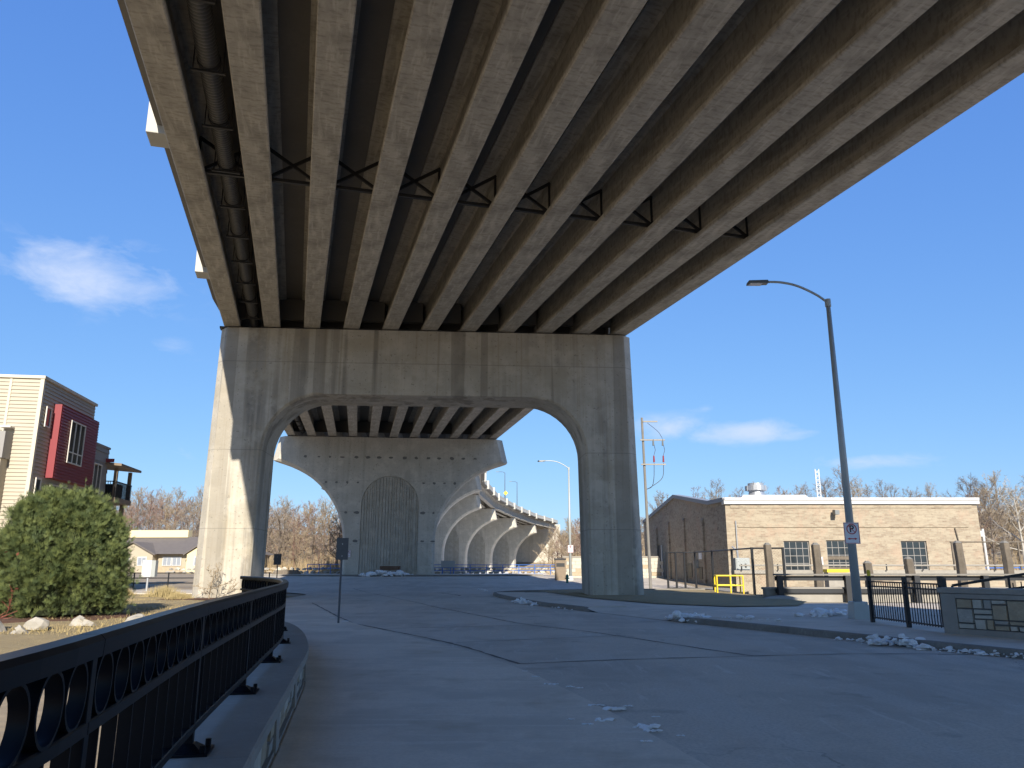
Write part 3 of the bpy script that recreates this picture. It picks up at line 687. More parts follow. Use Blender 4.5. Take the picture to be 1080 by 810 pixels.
for s0, s1 in segs:
    if s1 - s0 < .3: continue
    a = rail_path.piece(s0 + .004, s1 - .004, .3)
    MB().sweep(a, [(-.052, zt - .075), (.052, zt - .075), (.055, zt - .018), (.038, zt), (-.038, zt), (-.055, zt - .018)]).build('top_rail', M['black'], rail)
    for nm, z_, h_ in (('middle_rail', zm, .045), ('bottom_rail', zb, .045)):
        MB().sweep(a, [(-.032, z_ - h_ / 2), (.032, z_ - h_ / 2), (.032, z_ + h_ / 2 - .006), (.026, z_ + h_ / 2), (-.026, z_ + h_ / 2), (-.032, z_ + h_ / 2 - .006)]).build(nm, M['black'], rail)
    n = max(1, round((s1 - s0 - .08) / .256)); st = (s1 - s0 - .06) / n
    for j in range(n):
        p, d = rail_path.at(s0 + .03 + st * (j + .5)); rz = math.atan2(d.y, d.x)
        o = link('ring', ringm, M['black'], rail, 0, (p.x, p.y, (zt - .075 + zm + .0225) / 2), rz)
        pass
        link('baluster', balm, M['black'], rail, 0, (p.x, p.y, 0), rz)
# rocks, bush and bed on the left
def blob(seed, sx, sy, sz, rough=.22, sub=3, flat=0.):
    bm = bmesh.new(); bmesh.ops.create_icosphere(bm, subdivisions=sub, radius=1); r_ = random.Random(seed); ph = [(Vector((r_.uniform(-1, 1), r_.uniform(-1, 1), r_.uniform(-1, 1))).normalized(), r_.uniform(.35, .95)) for _ in range(9)]
    for v in bm.verts:
        k = 1.0
        for n_, o_ in ph:
            dd = v.co.normalized().dot(n_)
            if dd > o_: k -= (dd - o_) * rough * 2.2
        k += r_.uniform(-1, 1) * rough * .08
        v.co = Vector((v.co.x * sx * k, v.co.y * sy * k, v.co.z * sz * k))
        if v.co.z < flat - sz * .4: v.co.z = flat - sz * .4
    me = bpy.data.meshes.new('blob'); bm.to_mesh(me); bm.free(); return me
for i, (x, y, s_, lab) in enumerate(((-12.6, 19.2, .52, 'tall pale boulder beside the evergreen bush, largest of the row'), (-13.5, 19.6, .42, 'pale boulder left of the tallest boulder by the bush'), (-12.0, 20.2, .40, 'low flat pale boulder just right of the tallest boulder'),
        (-11.3, 21.2, .36, 'pale boulder second to the right of the tallest boulder'), (-14.2, 18.9, .45, 'pale boulder at the left picture edge above the railing'), (-10.6, 22.5, .30, 'small pale boulder at the right end of the row'), (-13.0, 18.4, .34, 'small boulder in front of the tallest boulder'), (-11.6, 18.9, .28, 'small low boulder nearest the railing'))):
    o = tag(link('boulder', blob(i + 3, s_ * 1.25, s_ * .9, s_ * (.95 if i == 0 else .62), .55, 2), M['rock'], loc=(x, y, s_ * .25 + .05), rz=i * 1.3), lab, 'rock', 'boulders edging the planting bed')
bush = thing('evergreen_bush', 'big dense dark green evergreen bush on the lawn left of the bridge', 'bush', (-14.05, 24.6, .05))
BH, BRX, BRY = 3.62, 1.92, 1.9
m = MB(); r_ = random.Random(21)
def bush_r(th, ph):
    return 1 + .06 * math.sin(3 * th + 1.2) + .055 * math.sin(5 * th + 7 * ph) + .05 * math.sin(9 * th - 5 * ph + 1) + .045 * math.sin(17 * ph + 6 * th) + .04 * math.sin(15 * th + 9 * ph) - .24 * max(0, math.cos(th + .95 + .25 * ph)) ** 30 - .14 * max(0, math.cos(th + 1.9 - .3 * ph)) ** 40 - .1 * ph * max(0, math.cos(th - .2))
def bush_p(th, zz, k):
    prof = (math.sin(math.pi * min(1, .16 + .84 * (1 - zz) ** .62) / 2)) if zz > .3 else (.80 + .2 * sstep(0, .3, zz)) * math.sin(math.pi * min(1, .16 + .84 * (.7) ** .62) / 2)
    return Vector((BRX * prof * k * math.cos(th), BRY * prof * k * math.sin(th), .06 + BH * zz))
for c in range(620):                                  # clumps of upswept flat sprays, with dark gaps between them
    th = r_.uniform(0, 2 * math.pi); zz = r_.random() ** .85; cc = bush_p(th, zz, bush_r(th, zz) * r_.uniform(.90, 1.0)); cr_ = r_.uniform(.14, .34)
    nrm = Vector((math.cos(th), math.sin(th), .25 + 1.3 * zz)).normalized(); lean = (nrm * .75 + Vector((r_.gauss(0, .22), r_.gauss(0, .22), .95))).normalized()
    for i in range(44):
        off = Vector((r_.gauss(0, 1), r_.gauss(0, 1), r_.gauss(0, 1.15))) * (cr_ * .5); p = cc + off
        if p.z < .05: continue
        up = (lean * .9 + off.normalized() * .55 + Vector((r_.gauss(0, .22), r_.gauss(0, .22), r_.gauss(0, .22)))).normalized(); L_ = r_.uniform(.09, .22)
        sd = up.cross(Vector((r_.gauss(0, 1), r_.gauss(0, 1), r_.gauss(0, 1)))).normalized()
        for q in range(5):
            dv = (up + sd * (q - 2) * .36).normalized(); w_ = sd * L_ * .05; kk = len(m.v); tip = p + dv * L_ * (1.15 - .17 * abs(q - 2)); md = p + dv * L_ * .5
            m.v += [tuple(p), tuple(md + w_), tuple(tip), tuple(md - w_)]; m.f.append((kk, kk + 1, kk + 2, kk + 3))
m.build('crown', M['evergreen'], bush, raw=True)
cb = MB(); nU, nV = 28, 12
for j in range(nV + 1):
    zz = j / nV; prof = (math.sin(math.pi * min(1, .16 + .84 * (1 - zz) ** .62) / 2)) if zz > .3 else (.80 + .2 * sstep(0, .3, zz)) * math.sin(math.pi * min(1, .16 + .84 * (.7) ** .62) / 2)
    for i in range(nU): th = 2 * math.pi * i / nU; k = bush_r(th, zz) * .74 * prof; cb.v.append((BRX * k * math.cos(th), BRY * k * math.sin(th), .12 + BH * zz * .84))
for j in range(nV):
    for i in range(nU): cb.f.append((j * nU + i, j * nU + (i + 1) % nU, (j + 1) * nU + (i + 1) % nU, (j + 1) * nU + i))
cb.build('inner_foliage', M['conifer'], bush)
MB().tube([(0, 0, -.1), (.05, 0, .8), (0, .05, 2)], [.12, .1, .05], 7).build('trunk', M['bark'][0], bush)

# ------------------------------------------------------------------ bare trees
def branch_tree(seed, H, spread=.5, n1=13, lean=0., twig_r=.014, dens=1.0, trunk_r=None, low=.25):
    r_ = random.Random(seed); tk, cr = MB(), MB(); tr = trunk_r or H * .016
    def rv(s_): return Vector((r_.gauss(0, s_), r_.gauss(0, s_), r_.gauss(0, s_)))
    def limb(p, d, L_, rad, lvl):
        n = (5, 4, 3, 2)[min(lvl, 3)]; pts = [p.copy()]; q = p.copy(); dd = d.copy()
        for i in range(n):
            dd = (dd + rv(.16 if lvl else .05) + Vector((0, 0, .045 if lvl else .03))).normalized(); q = q + dd * (L_ / n); pts.append(q.copy())
        tgt = tk if lvl <= 1 else cr
        if lvl < 3: tgt.tube(pts, [max(rad * (1 - .75 * i / n), twig_r * .7) for i in range(n + 1)], (7, 5, 3)[lvl], cap=False)
        else:
            sd = dd.orthogonal().normalized() * twig_r * r_.uniform(.6, 1.2); k = len(cr.v); cr.v += [tuple(pts[0] - sd), tuple(pts[0] + sd), tuple(pts[1] + sd * .7), tuple(pts[2]), tuple(pts[1] - sd * .7)]; cr.f.append((k, k + 1, k + 2, k + 3, k + 4))
        return pts
    def at(pts, t):
        k = t * (len(pts) - 1); i = min(int(k), len(pts) - 2); return pts[i].lerp(pts[i + 1], k - i), (pts[i + 1] - pts[i]).normalized()
    tp = limb(Vector((0, 0, -.2)), Vector((lean, 0, 1)).normalized(), H * .86, tr, 0)
    for a in range(n1):
        t_ = low + (1 - low) * ((a + r_.random()) / n1); p, d = at(tp, min(t_, .995)); th = a * 2.4 + r_.uniform(-.4, .4); sp = spread * (1.15 - .55 * t_)
        dv = (Vector((math.cos(th), math.sin(th), 0)) * sp * 1.7 + Vector((0, 0, .40 + .55 * t_))).normalized(); L1 = H * (.50 - .30 * t_) * r_.uniform(.75, 1.15) * (.6 + spread)
        p1 = limb(p, dv, L1, tr * (.55 - .35 * t_), 1)
        for b_ in range(int(9 * dens)):
            q, e = at(p1, r_.uniform(.22, 1)); ev = (e + rv(.55)).normalized(); p2 = limb(q, ev, L1 * r_.uniform(.25, .5), tr * .11, 2)
            for c_ in range(int(14 * dens)):
                w, g = at(p2, r_.uniform(.1, 1)); limb(w, (g + rv(.6)).normalized(), L1 * r_.uniform(.10, .26), 0, 3)
    return tk, cr
tree_protos = []
for i, (H, sp, n1, kind, dn) in enumerate(((10, .5, 13, 0, 1.0), (11.5, .42, 15, 1, 1.0), (9, .6, 12, 2, 1.1), (8, .62, 12, 1, 1.2), (12, .36, 15, 0, .95), (11, .5, 12, 3, .7), (10.5, .55, 13, 2, .95))):
    tk, cr = branch_tree(100 + i, H, sp, n1, twig_r=.017, dens=dn)
    tree_protos.append((tk.mesh('trunk'), cr, kind)); me = bpy.data.meshes.new('crown'); me.from_pydata(cr.v, [], cr.f); me.update(); tree_protos[-1] = (tree_protos[-1][0], me, kind)
kind_name = ('grey-brown', 'tan', 'reddish-brown', 'pale-barked')
def tree(x, y, pi, sc, label, group):
    tk, cr, kd = tree_protos[pi]; th = thing('bare_tree', label, 'tree', (x, y, gz(x, y) - .1), rr.uniform(0, 6.28), group); th.scale = (sc, sc, sc * rr.uniform(.92, 1.1))
    link('trunk', tk, M['bark'][kd], th); link('crown', cr, M['twig'][kd], th); return th
def wood(n, x_d0, x_d1, y0, y1, protos, where, group, seed, smin=.75, smax=1.2):
    r_ = random.Random(seed)
    for i in range(n):
        y = y0 + (y1 - y0) * ((i * .618) % 1); k = x_d0 + (x_d1 - x_d0) * (i + r_.random()) / n; pi = r_.choice(protos)
        tree(k * y, y, pi, r_.uniform(smin, smax), '%s bare tree in the wood %s' % (kind_name[tree_protos[pi][2]], where), group)
wood(40, -.53, -.385, 120, 180, (0, 0, 4, 2, 6, 1), 'behind the low lodge at left', 'trees behind the lodge', 1, .62, .95)
wood(34, -.335, -.19, 118, 170, (1, 1, 3, 2, 0, 6), 'seen through the portal left of the hammerhead pier', 'trees through the portal at left', 2, .65, 1.05)
wood(20, .045, .125, 165, 235, (1, 3, 0, 2), 'at the far end of the curving bridge', 'trees at the far bridge end', 3)
wood(40, .15, .56, 108, 150, (0, 4, 0, 2, 1), 'behind the cream brick building', 'trees behind the brick building', 4, .5, .8)
wood(22, .575, .72, 88, 130, (0, 3, 2, 1), 'on the slope right of the brick building', 'trees on the right slope', 5, .7, 1.05)
tree(-34.6, 117, 0, 1.05, 'forked dark tree standing forward of the wood, seen through the portal', None)
tree(-30.5, 113, 3, .8, 'low spreading tan tree forward of the wood, beside the hammerhead pier', None)
tree(54.5, 84, 5, .95, 'pale-barked tree at the right picture edge beside the brick building', None)
tree(-16, 300, 0, 1.1, 'tall rounded bare tree above the far bridge parapet', None); tree(1.5, 295, 0, 1.2, 'tall bare tree over the bridge deck, right of the rounded one', None)
tree(31.5, 88, 0, .92, 'widest bare tree crown rising above the brick building roof', None)
m = MB(); r_ = random.Random(77)                      # undergrowth on the slopes
for i in range(5200):
    z_ = r_.random()
    if i % 3 == 0: y = r_.uniform(104, 170); x = y * r_.uniform(-.54, -.19)
    elif i % 3 == 1: y = r_.uniform(110, 250); x = y * r_.uniform(.045, .13)
    else: y = r_.uniform(86, 150); x = y * r_.uniform(.15, .74)
    g = gz(x, y) - .1
    for q in range(6):
        h = r_.uniform(.6, 2.6); a = r_.uniform(0, 6.28); l = r_.uniform(.1, .8); w = r_.uniform(.012, .03); px_, py_ = x + r_.gauss(0, .5), y + r_.gauss(0, .5); k = len(m.v)
        m.v += [(px_ - w, py_, g), (px_ + w, py_, g), (px_ + l * math.cos(a), py_ + l * math.sin(a), g + h)]; m.f.append((k, k + 1, k + 2))
tag(m.build('undergrowth', M['drybrush'], raw=True), 'dry tan brush covering the wooded slopes', 'brush', kind='stuff')
# a few darker conifers
def conifer(x, y, H, label):
    th = thing('conifer', label, 'tree', (x, y, gz(x, y) - .1)); MB().tube([(0, 0, 0), (0, 0, H)], [.18, .03], 7).build('trunk', M['bark'][0], th); m = MB(); r_ = random.Random(int(x * 10))
    for i in range(1500):
        z = r_.random() ** .8; a = r_.uniform(0, 6.28); rad = (1 - z) * H * .26 * r_.uniform(.3, 1) + .1; p = Vector((rad * math.cos(a), rad * math.sin(a), H * (.12 + .88 * z)))
        d = Vector((math.cos(a), math.sin(a), -.3 + r_.gauss(0, .3))).normalized(); s_ = d.orthogonal().normalized() * .12; k = len(m.v)
        m.v += [tuple(p - s_), tuple(p + s_), tuple(p + d * .55)]; m.f.append((k, k + 1, k + 2))
    m.build('crown', M['conifer'], th, raw=True)
conifer(52, 100, 8.5, 'rusty dark conifer just right of the brick building'); conifer(19.5, 190, 12, 'dark green conifer beside the far lamp pole')
# little shrubs
def shrub(x, y, H, seed, mt, name, label, leaf=None, tr=.008, dens=1.0):
    tk, cr = branch_tree(seed, H, .95, 9, twig_r=tr, dens=dens, trunk_r=.022 * H, low=.02); th = thing(name, label, 'shrub', (x, y, .05)); tk.build('stems', mt, th)
    cr.build('twigs', mt, th, raw=True)
    if leaf:
        m = MB(); r_ = random.Random(seed)
        for i in range(260):
            p = Vector((r_.gauss(0, .33) * H, r_.gauss(0, .33) * H, r_.uniform(.3, 1) * H)); k = len(m.v); a = Vector((r_.gauss(0, 1), r_.gauss(0, 1), r_.gauss(0, 1))).normalized() * .06; b_ = a.orthogonal().normalized() * .035
            m.v += [tuple(p - a), tuple(p + b_), tuple(p + a), tuple(p - b_)]; m.f.append((k, k + 1, k + 2, k + 3))
        m.build('leaves', leaf, th, raw=True)
    return th
shrub(-14.1, 37.1, 1.7, 31, M['twig'][1], 'bare_shrub', 'small bare shrub in front of the sunlit pier leg', None, .010, .6)
shrub(-16.0, 22.3, 2.4, 32, M['redleaf'], 'red_twig_shrub', 'rusty red twiggy shrub at the left edge against the evergreen bush', M['redleaf'], .012, .8)
def tuft(x, y, w, h, label, seed):
    m = MB(); r_ = random.Random(seed)
    for i in range(900):
        px_, py_ = x + r_.gauss(0, w * .38), y + r_.gauss(0, w * .3); k = len(m.v); a = r_.uniform(0, 6.28); hh = h * r_.uniform(.4, 1) * math.exp(-((px_ - x) / w) ** 2); l = r_.uniform(.02, .25)
        m.v += [(px_ - .012, py_, .03), (px_ + .012, py_, .03), (px_ + l * math.cos(a), py_ + l * math.sin(a), .03 + hh)]; m.f.append((k, k + 1, k + 2))
    tag(m.build('dry_grass_clump', M['grass_blade'], raw=True), label, 'grass clump')
tuft(-17.2, 39.3, 1.1, .75, 'wide tan grass clump left of the sunlit pier leg', 1); tuft(-15.4, 37.0, .7, .45, 'low tan grass clump at the foot of the sunlit pier leg', 2); tuft(-19.6, 40.4, .5, .55, 'small tan grass clump by the lawn edge near the bush', 3)

# ------------------------------------------------------------------ apartment building at left
apt = thing('apartment_building', 'cream sided three storey apartment block with a projecting red bay', 'building', (-23.8, 38.0, 0), R(8.5))
def siding(name, m_, axis, a0, a1, z0, z1, at_, out, pitch=.19, parent=apt):
    # lap siding: each course a tilted board; axis 'x' runs along local x at y=at_, axis 'y' along local y at x=at_
    b_ = MB(); z = z0
    while z < z1 - 1e-4:
        h = min(pitch, z1 - z); lo, hi = out * .05, out * .006
        vv = [(a0, lo, z), (a1, lo, z), (a1, hi, z + h), (a0, hi, z + h), (a0, hi - out * .02, z), (a1, hi - out * .02, z)]
        vv = [(p[0], at_ + p[1], p[2]) if axis == 'x' else (at_ + p[1], p[0], p[2]) for p in vv]; b_.add(vv, [(0, 1, 2, 3), (4, 5, 1, 0)]); z += h
    return b_.build(name, m_, parent)
core = MB(); core.bx(-12, 0, 0, 7, -.2, 10.9); core.bx(-12, -.02, 7, 10.1, -.2, 8.75); core.build('wall_core', M['siding'], apt)
siding('front_siding', M['siding'], 'x', -3.3, -.12, .0, 10.8, -.002, -1); siding('front_siding', M['siding'], 'x', -12, -3.3, 0, 10.6, .25, -1)
core2 = MB().bx(-3.3, 0, -.002, 0, 0, .1); siding('side_siding', M['siding_grey'] if False else M['siding'], 'y', .12, 6.95, 0, 10.8, .002, 1); siding('side_siding', M['siding_grey'], 'y', 7.05, 10.1, 0, 8.7, -.018, 1, .6)
MB().bx(-.12, .06, -.06, .12, 0, 10.85).build('corner_board', M['trim'], apt); MB().bx(-1.55, -1.43, -.07, 0, 0, 10.8).build('corner_board', M['trim'], apt)
MB().bx(-3.4, .1, -.1, 7.1, 10.85, 11.0).build('roof_edge', M['trim'], apt); MB().bx(-12, -3.42, -.05, 7.1, 10.65, 10.85).build('roof_edge', M['trim'], apt); MB().bx(-12, .04, 7.11, 10.2, 8.7, 8.82).build('roof_edge', M['siding_grey'], apt)
bay = MB().bx(.0, .42, 1.5, 6.7, 6.0, 9.85).build('red_bay', M['redmetal'], apt)
siding('red_siding', M['redmetal'], 'y', 1.5, 6.7, 6.0, 9.85, .421, 1, .16, bay)
def win_y(x, y0, y1, z0, z1, vs_, hs__, parent=apt):
    f = MB(); t = .07
    for a, c in ((y0, y0 + t), (y1 - t, y1)): f.bx(x + .03, x + .09, a, c, z0, z1)
    for a, c in ((z0, z0 + t), (z1 - t, z1)): f.bx(x + .031, x + .091, y0 + t, y1 - t, a, c)
    for v in vs_: f.bx(x + .032, x + .085, v - .035, v + .035, z0 + t, z1 - t)
    for h in hs__: f.bx(x + .033, x + .08, y0 + t, y1 - t, h - .03, h + .03)
    w = f.build('window', M['frame'], parent); MB().bx(x + .01, x + .05, y0 + .02, y1 - .02, z0 + .02, z1 - .02).build('pane', M['glass'], w); return w
win_y(.43, 2.75, 4.7, 6.95, 9.25, (3.4, 4.05), (7.55,)); win_y(.03, .55, 1.15, 8.5, 9.55, (), ()); win_y(.03, .45, 1.05, 4.7, 5.9, (), ()); win_y(.03, 2.1, 4.6, 4.5, 5.75, (2.95, 3.75), ()); win_y(.03, 5.6, 6.85, 4.7, 7.1 - 1.1, (6.2,), ()); win_y(0, 7.2, 9.0, 4.6, 7.6, (7.8, 8.4), (5.4,))
win_y(.03, 1.6, 3.4, 1.2, 2.6, (2.5,), ())
# balcony with flat canopy
bal = MB().bx(-1.5, .62, 10.15, 13.2, 5.45, 5.75).build('balcony_floor', M['deckwood'], apt)
cn = MB(); cn.add([(-1.5, 9.7, 7.85), (.95, 9.7, 7.65), (.95, 13.6, 7.65), (-1.5, 13.6, 7.85), (-1.5, 9.7, 8.0), (.95, 9.7, 7.8), (.95, 13.6, 7.8), (-1.5, 13.6, 8.0)], [(3, 2, 1, 0), (4, 5, 6, 7), (0, 1, 5, 4), (1, 2, 6, 5), (2, 3, 7, 6), (3, 0, 4, 7)]); cn = cn.build('canopy', M['deckwood'], apt)
MB().bx(-1.5, .5, 9.64, 9.69, 7.86, 8.08).build('red_fascia', M['redmetal'], cn)
for x, y in ((.45, 10.4), (.45, 13.0), (-1.2, 13.0)): MB().bx(x - .1, x + .1, y - .1, y + .1, 5.75, 7.6).build('post', M['deckwood'], apt)
for x, y in ((.2, 10.5), (.2, 12.9)): MB().bx(x - .11, x + .11, y - .11, y + .11, 0, 5.45).build('post', M['deckwood'], apt)
rl = MB(); rl.bx(.55, .6, 10.2, 13.15, 6.7, 6.76); rl.bx(-1.4, .6, 10.17, 10.22, 6.71, 6.77)
for i in range(22): rl.bx(.56, .59, 10.25 + i * .135, 10.28 + i * .135, 5.75, 6.7)
for i in range(14): rl.bx(-1.3 + i * .14, -1.27 + i * .14, 10.18, 10.21, 5.75, 6.71)
rl.build('balcony_rail', M['blackmatte'], apt); MB().bx(-.9, .4, 11, 12, 5.75, 6.65).build('chair_back', M['blackmatte'], apt); MB().bx(-1.5, .62, 10.15, 13.2, 2.5, 2.75).build('balcony_floor', M['deckwood'], apt); MB().bx(.52, .6, 10.2, 13.1, 2.75, 3.7).build('balcony_rail', M['deckwood'], apt)
# projecting grey bay at the left picture edge
gb = MB().bx(-9, -1.02, -.85, -.06, 6.7, 8.0).build('balcony_front', M['siding_grey'], apt); MB().bx(-1.5, -1.0, -.5, -.06, 8.25, 8.32).build('balcony_rail', M['frame'], apt)
MB().bx(-9, -1.1, -.75, -.06, 0, 6.69).build('ground_bay', M['siding'], apt)
w = MB().bx(-2.6, -1.25, -.82, -.76, 3.6, 5.9).build('window', M['frame'], apt); MB().bx(-2.5, -1.35, -.85, -.81, 3.7, 5.8).build('pane', M['glass'], w)

# ------------------------------------------------------------------ low lodge behind
lz = .55
lodge = thing('lodge', 'low tan lodge with brown hipped roof and cream gables', 'building', (-49.5, 104, lz), R(-4))
lw = MB(); lw.bx(-12, 13, 0, 12, 0, 2.6); lw.build('wall', M['lodgewall'], lodge); MB().bx(-12.05, 13.05, -.06, 0, 0, .95).build('stone_base', M['stone_tan'], lodge)
rf = MB(); rf.add([(-13, -1, 2.55), (14, -1, 2.55), (14, 13, 2.55), (-13, 13, 2.55), (-9, 6, 5.0), (9, 6, 5.0)], [(0, 1, 5, 4), (1, 2, 5), (2, 3, 4, 5), (3, 0, 4), (3, 2, 1, 0)]); rf = rf.build('roof', M['roofshingle'], lodge)
MB().bx(-9, 4.0, 5.4, 6.6, 4.9, 5.9).build('clerestory', M['cream'], rf)
for x0, x1, zt_, mt in ((-2.6, 2.8, 4.0, 'lodgewall'), (7.4, 15.5, 5.2, 'cream')):
    xm = (x0 + x1) / 2; g = MB().add([(x0, -1.2, 0), (x1, -1.2, 0), (x1, -1.2, 2.6), (xm, -1.2, zt_), (x0, -1.2, 2.6), (x0, 3, 0), (x1, 3, 0), (x1, 3, 2.6), (xm, 5, zt_), (x0, 3, 2.6)], [(0, 1, 2, 3, 4), (5, 9, 8, 7, 6), (0, 4, 9, 5), (1, 6, 7, 2), (4, 3, 8, 9), (3, 2, 7, 8)]).build('gable', M[mt], lodge)
    MB().add([(x0 - .4, -1.5, 2.5), (xm, -1.5, zt_ + .12), (x1 + .4, -1.5, 2.5), (x0 - .4, 5, 2.5), (xm, 6, zt_ + .12), (x1 + .4, 5, 2.5), (x0 - .4, -1.5, 2.35), (xm, -1.5, zt_ - .03), (x1 + .4, -1.5, 2.35)], [(0, 3, 4, 1), (1, 4, 5, 2), (0, 1, 7, 6), (1, 2, 8, 7)]).build('gable_roof', M['roofshingle'], g)
for x, y in ((-10.6, -.06), (-8.9, -.06), (-6.2, -.06), (-1.5, -1.2), (.8, -1.2), (3.6, -.06), (4.9, -.06), (8.4, -1.2), (11.2, -1.2)):
    w = MB().bx(x, x + 1.25, y - .06, y - .002, 1.05, 2.2).build('window', M['white'], lodge)
    for k in (0, 1): MB().bx(x + .1 + k * .56, x + .58 + k * .56, y - .08, y - .055, 1.15, 2.1).build('pane', M['galv'], w)

# ------------------------------------------------------------------ brick building at right
bz = .1
bb = thing('brick_building', 'long cream brick powerhouse with white parapet and steel windows', 'building', (15.15, 55.2, bz), R(0))
def wall_open(L_, H, T, ops):
    xs_ = sorted({0, L_} | {o[0] for o in ops} | {o[1] for o in ops}); zs_ = sorted({0, H} | {o[2] for o in ops} | {o[3] for o in ops}); m = MB()
    ins = lambda x, z: any(o[0] < x < o[1] and o[2] < z < o[3] for o in ops)
    for xa, xb in zip(xs_, xs_[1:]):
        for za, zb_ in zip(zs_, zs_[1:]):
            if not ins((xa + xb) / 2, (za + zb_) / 2): m.add([(xa, 0, za), (xb, 0, za), (xb, 0, zb_), (xa, 0, zb_)], [(0, 1, 2, 3)]); m.add([(xa, T, za), (xb, T, za), (xb, T, zb_), (xa, T, zb_)], [(3, 2, 1, 0)])
    for o in ops:
        a, b_, c, d = o; m.add([(a, 0, c), (b_, 0, c), (b_, T, c), (a, T, c)], [(0, 1, 2, 3)]); m.add([(a, 0, d), (b_, 0, d), (b_, T, d), (a, T, d)], [(3, 2, 1, 0)]); m.add([(a, 0, c), (a, 0, d), (a, T, d), (a, T, c)], [(3, 2, 1, 0)]); m.add([(b_, 0, c), (b_, 0, d), (b_, T, d), (b_, T, c)], [(0, 1, 2, 3)])
    return m
BL_, BHt, DEP = 17.9, 5.75, 26
wins = [(3.95, 5.75, 1.15, 3.2), (6.95, 8.7, 1.2, 3.25), (12.2, 14.0, 1.2, 3.2)]
lw = wall_open(BL_, BHt, .35, wins).build('front_wall', M['brick'], bb)
MB().bx(.8, BL_ - .8, -.06, -.001, 4.15, 4.3).build('string_course', M['brick'], bb); MB().bx(.35, BL_ - .4, -.05, -.001, 5.5, 5.72).build('string_course', M['brick'], bb)
for i, w_ in enumerate(wins):
    x0, x1, z0, z1 = w_; f = MB(); t = .07
    f.bx(x0, x0 + t, .12, .2, z0, z1); f.bx(x1 - t, x1, .12, .2, z0, z1); f.bx(x0 + t, x1 - t, .12, .2, z0, z0 + t); f.bx(x0 + t, x1 - t, .12, .2, z1 - t, z1)
    nv = 4
    for k in range(1, nv): x = x0 + (x1 - x0) * k / nv; f.bx(x - .018, x + .018, .13, .19, z0 + t, z1 - t)
    for k in range(1, 4): z = z0 + (z1 - z0) * k / 4; f.bx(x0 + t, x1 - t, .135, .185, z - .018, z + .018)
    wo_ = f.build('window', M['siding_grey'], bb); MB().bx(x0 + .02, x1 - .02, .16, .17, z0 + .02, z1 - .02).build('pane', M['glass'], wo_)
    MB().bx(x0 - .08, x1 + .08, -.08, .1, z0 - .14, z0 - .004).build('sill', M['lit_conc'], wo_)
    if i == 1: MB().bx(x0 + .07, x1 - .07, .1, .13, z0 + .72, z0 + .95).build('transom', M['timber'], wo_); MB().bx(x0 + .072, x1 - .072, .10, .128, z0 + .07, z0 + .2).build('transom', M['timber'], wo_)
# gable wall on the left, standing a few millimetres clear of the front wall
gx = -.055 * DEP
gw = MB(); gp = [(0, 0), (DEP, 0), (DEP, BHt), (DEP * .52, 7.35), (DEP * .14, 6.0), (0, 5.95)]
def gtr(p): return (p[1] * 0 + (-.055) * p[0] + p[1], p[0] + .02, p[2])
gw.prism(gp, -.001, .35, gtr); gw = gw.build('gable_wall', M['brick_dark'], bb)
for a in (5.2, 10.5, 15.6, 20.2): MB().add([gtr((x, y, z)) for x, y, z in ((a, -.14, 0), (a + .5, -.14, 0), (a + .5, -.14, 5.4 - abs(a - 13) * .06), (a, -.14, 5.4 - abs(a - 13) * .06), (a, -.001, 0), (a + .5, -.001, 0), (a + .5, -.001, 5.6 - abs(a - 13) * .06), (a, -.001, 5.6 - abs(a - 13) * .06))], [(0, 1, 2, 3), (0, 3, 7, 4), (1, 5, 6, 2), (3, 2, 6, 7)]).build('pilaster', M['brick_dark'], bb)
for a0, a1, za, zb_ in ((0, DEP * .14, 5.95, 6.0), (DEP * .14, DEP * .52, 6.0, 7.35), (DEP * .52, DEP, 7.35, BHt)):
    MB().add([gtr(p) for p in ((a0, -.15, za + .005), (a1, -.15, zb_ + .005), (a1, .5, zb_ + .005), (a0, .5, za + .005), (a0, -.15, za + .3), (a1, -.15, zb_ + .3), (a1, .5, zb_ + .3), (a0, .5, za + .3))], [(0, 1, 5, 4), (1, 2, 6, 5), (2, 3, 7, 6), (3, 0, 4, 7), (4, 5, 6, 7), (3, 2, 1, 0)]).build('gable_coping', M['roofmetal'], bb)
def gbox(name, m_, a0, a1, y0, y1, z0, z1): return MB().add([gtr(p) for p in ((a0, y0, z0), (a1, y0, z0), (a1, y1, z0), (a0, y1, z0), (a0, y0, z1), (a1, y0, z1), (a1, y1, z1), (a0, y1, z1))], [(3, 2, 1, 0), (4, 5, 6, 7), (0, 1, 5, 4), (1, 2, 6, 5), (2, 3, 7, 6), (3, 0, 4, 7)]).build(name, m_, bb)
gbox('door', M['ink'], 19.0, 20.2, -.05, -.004, 0, 3.4); gbox('door_frame', M['galv'], 18.6, 18.95, -.08, -.004, 0, 3.4)
gbox('wall_box', M['cabinet'], 7.2, 7.7, -.25, -.004, 1.3, 1.9); gbox('notice', M['signwhite'], 6.2, 7.0, -.03, -.004, 2.0, 2.5); gbox('louvre', M['ink'], 9.0, 10.2, -.05, -.004, .6, 1.7); gbox('louvre', M['ink'], 6.2, 7.1, -.05, -.004, .5, 1.4)
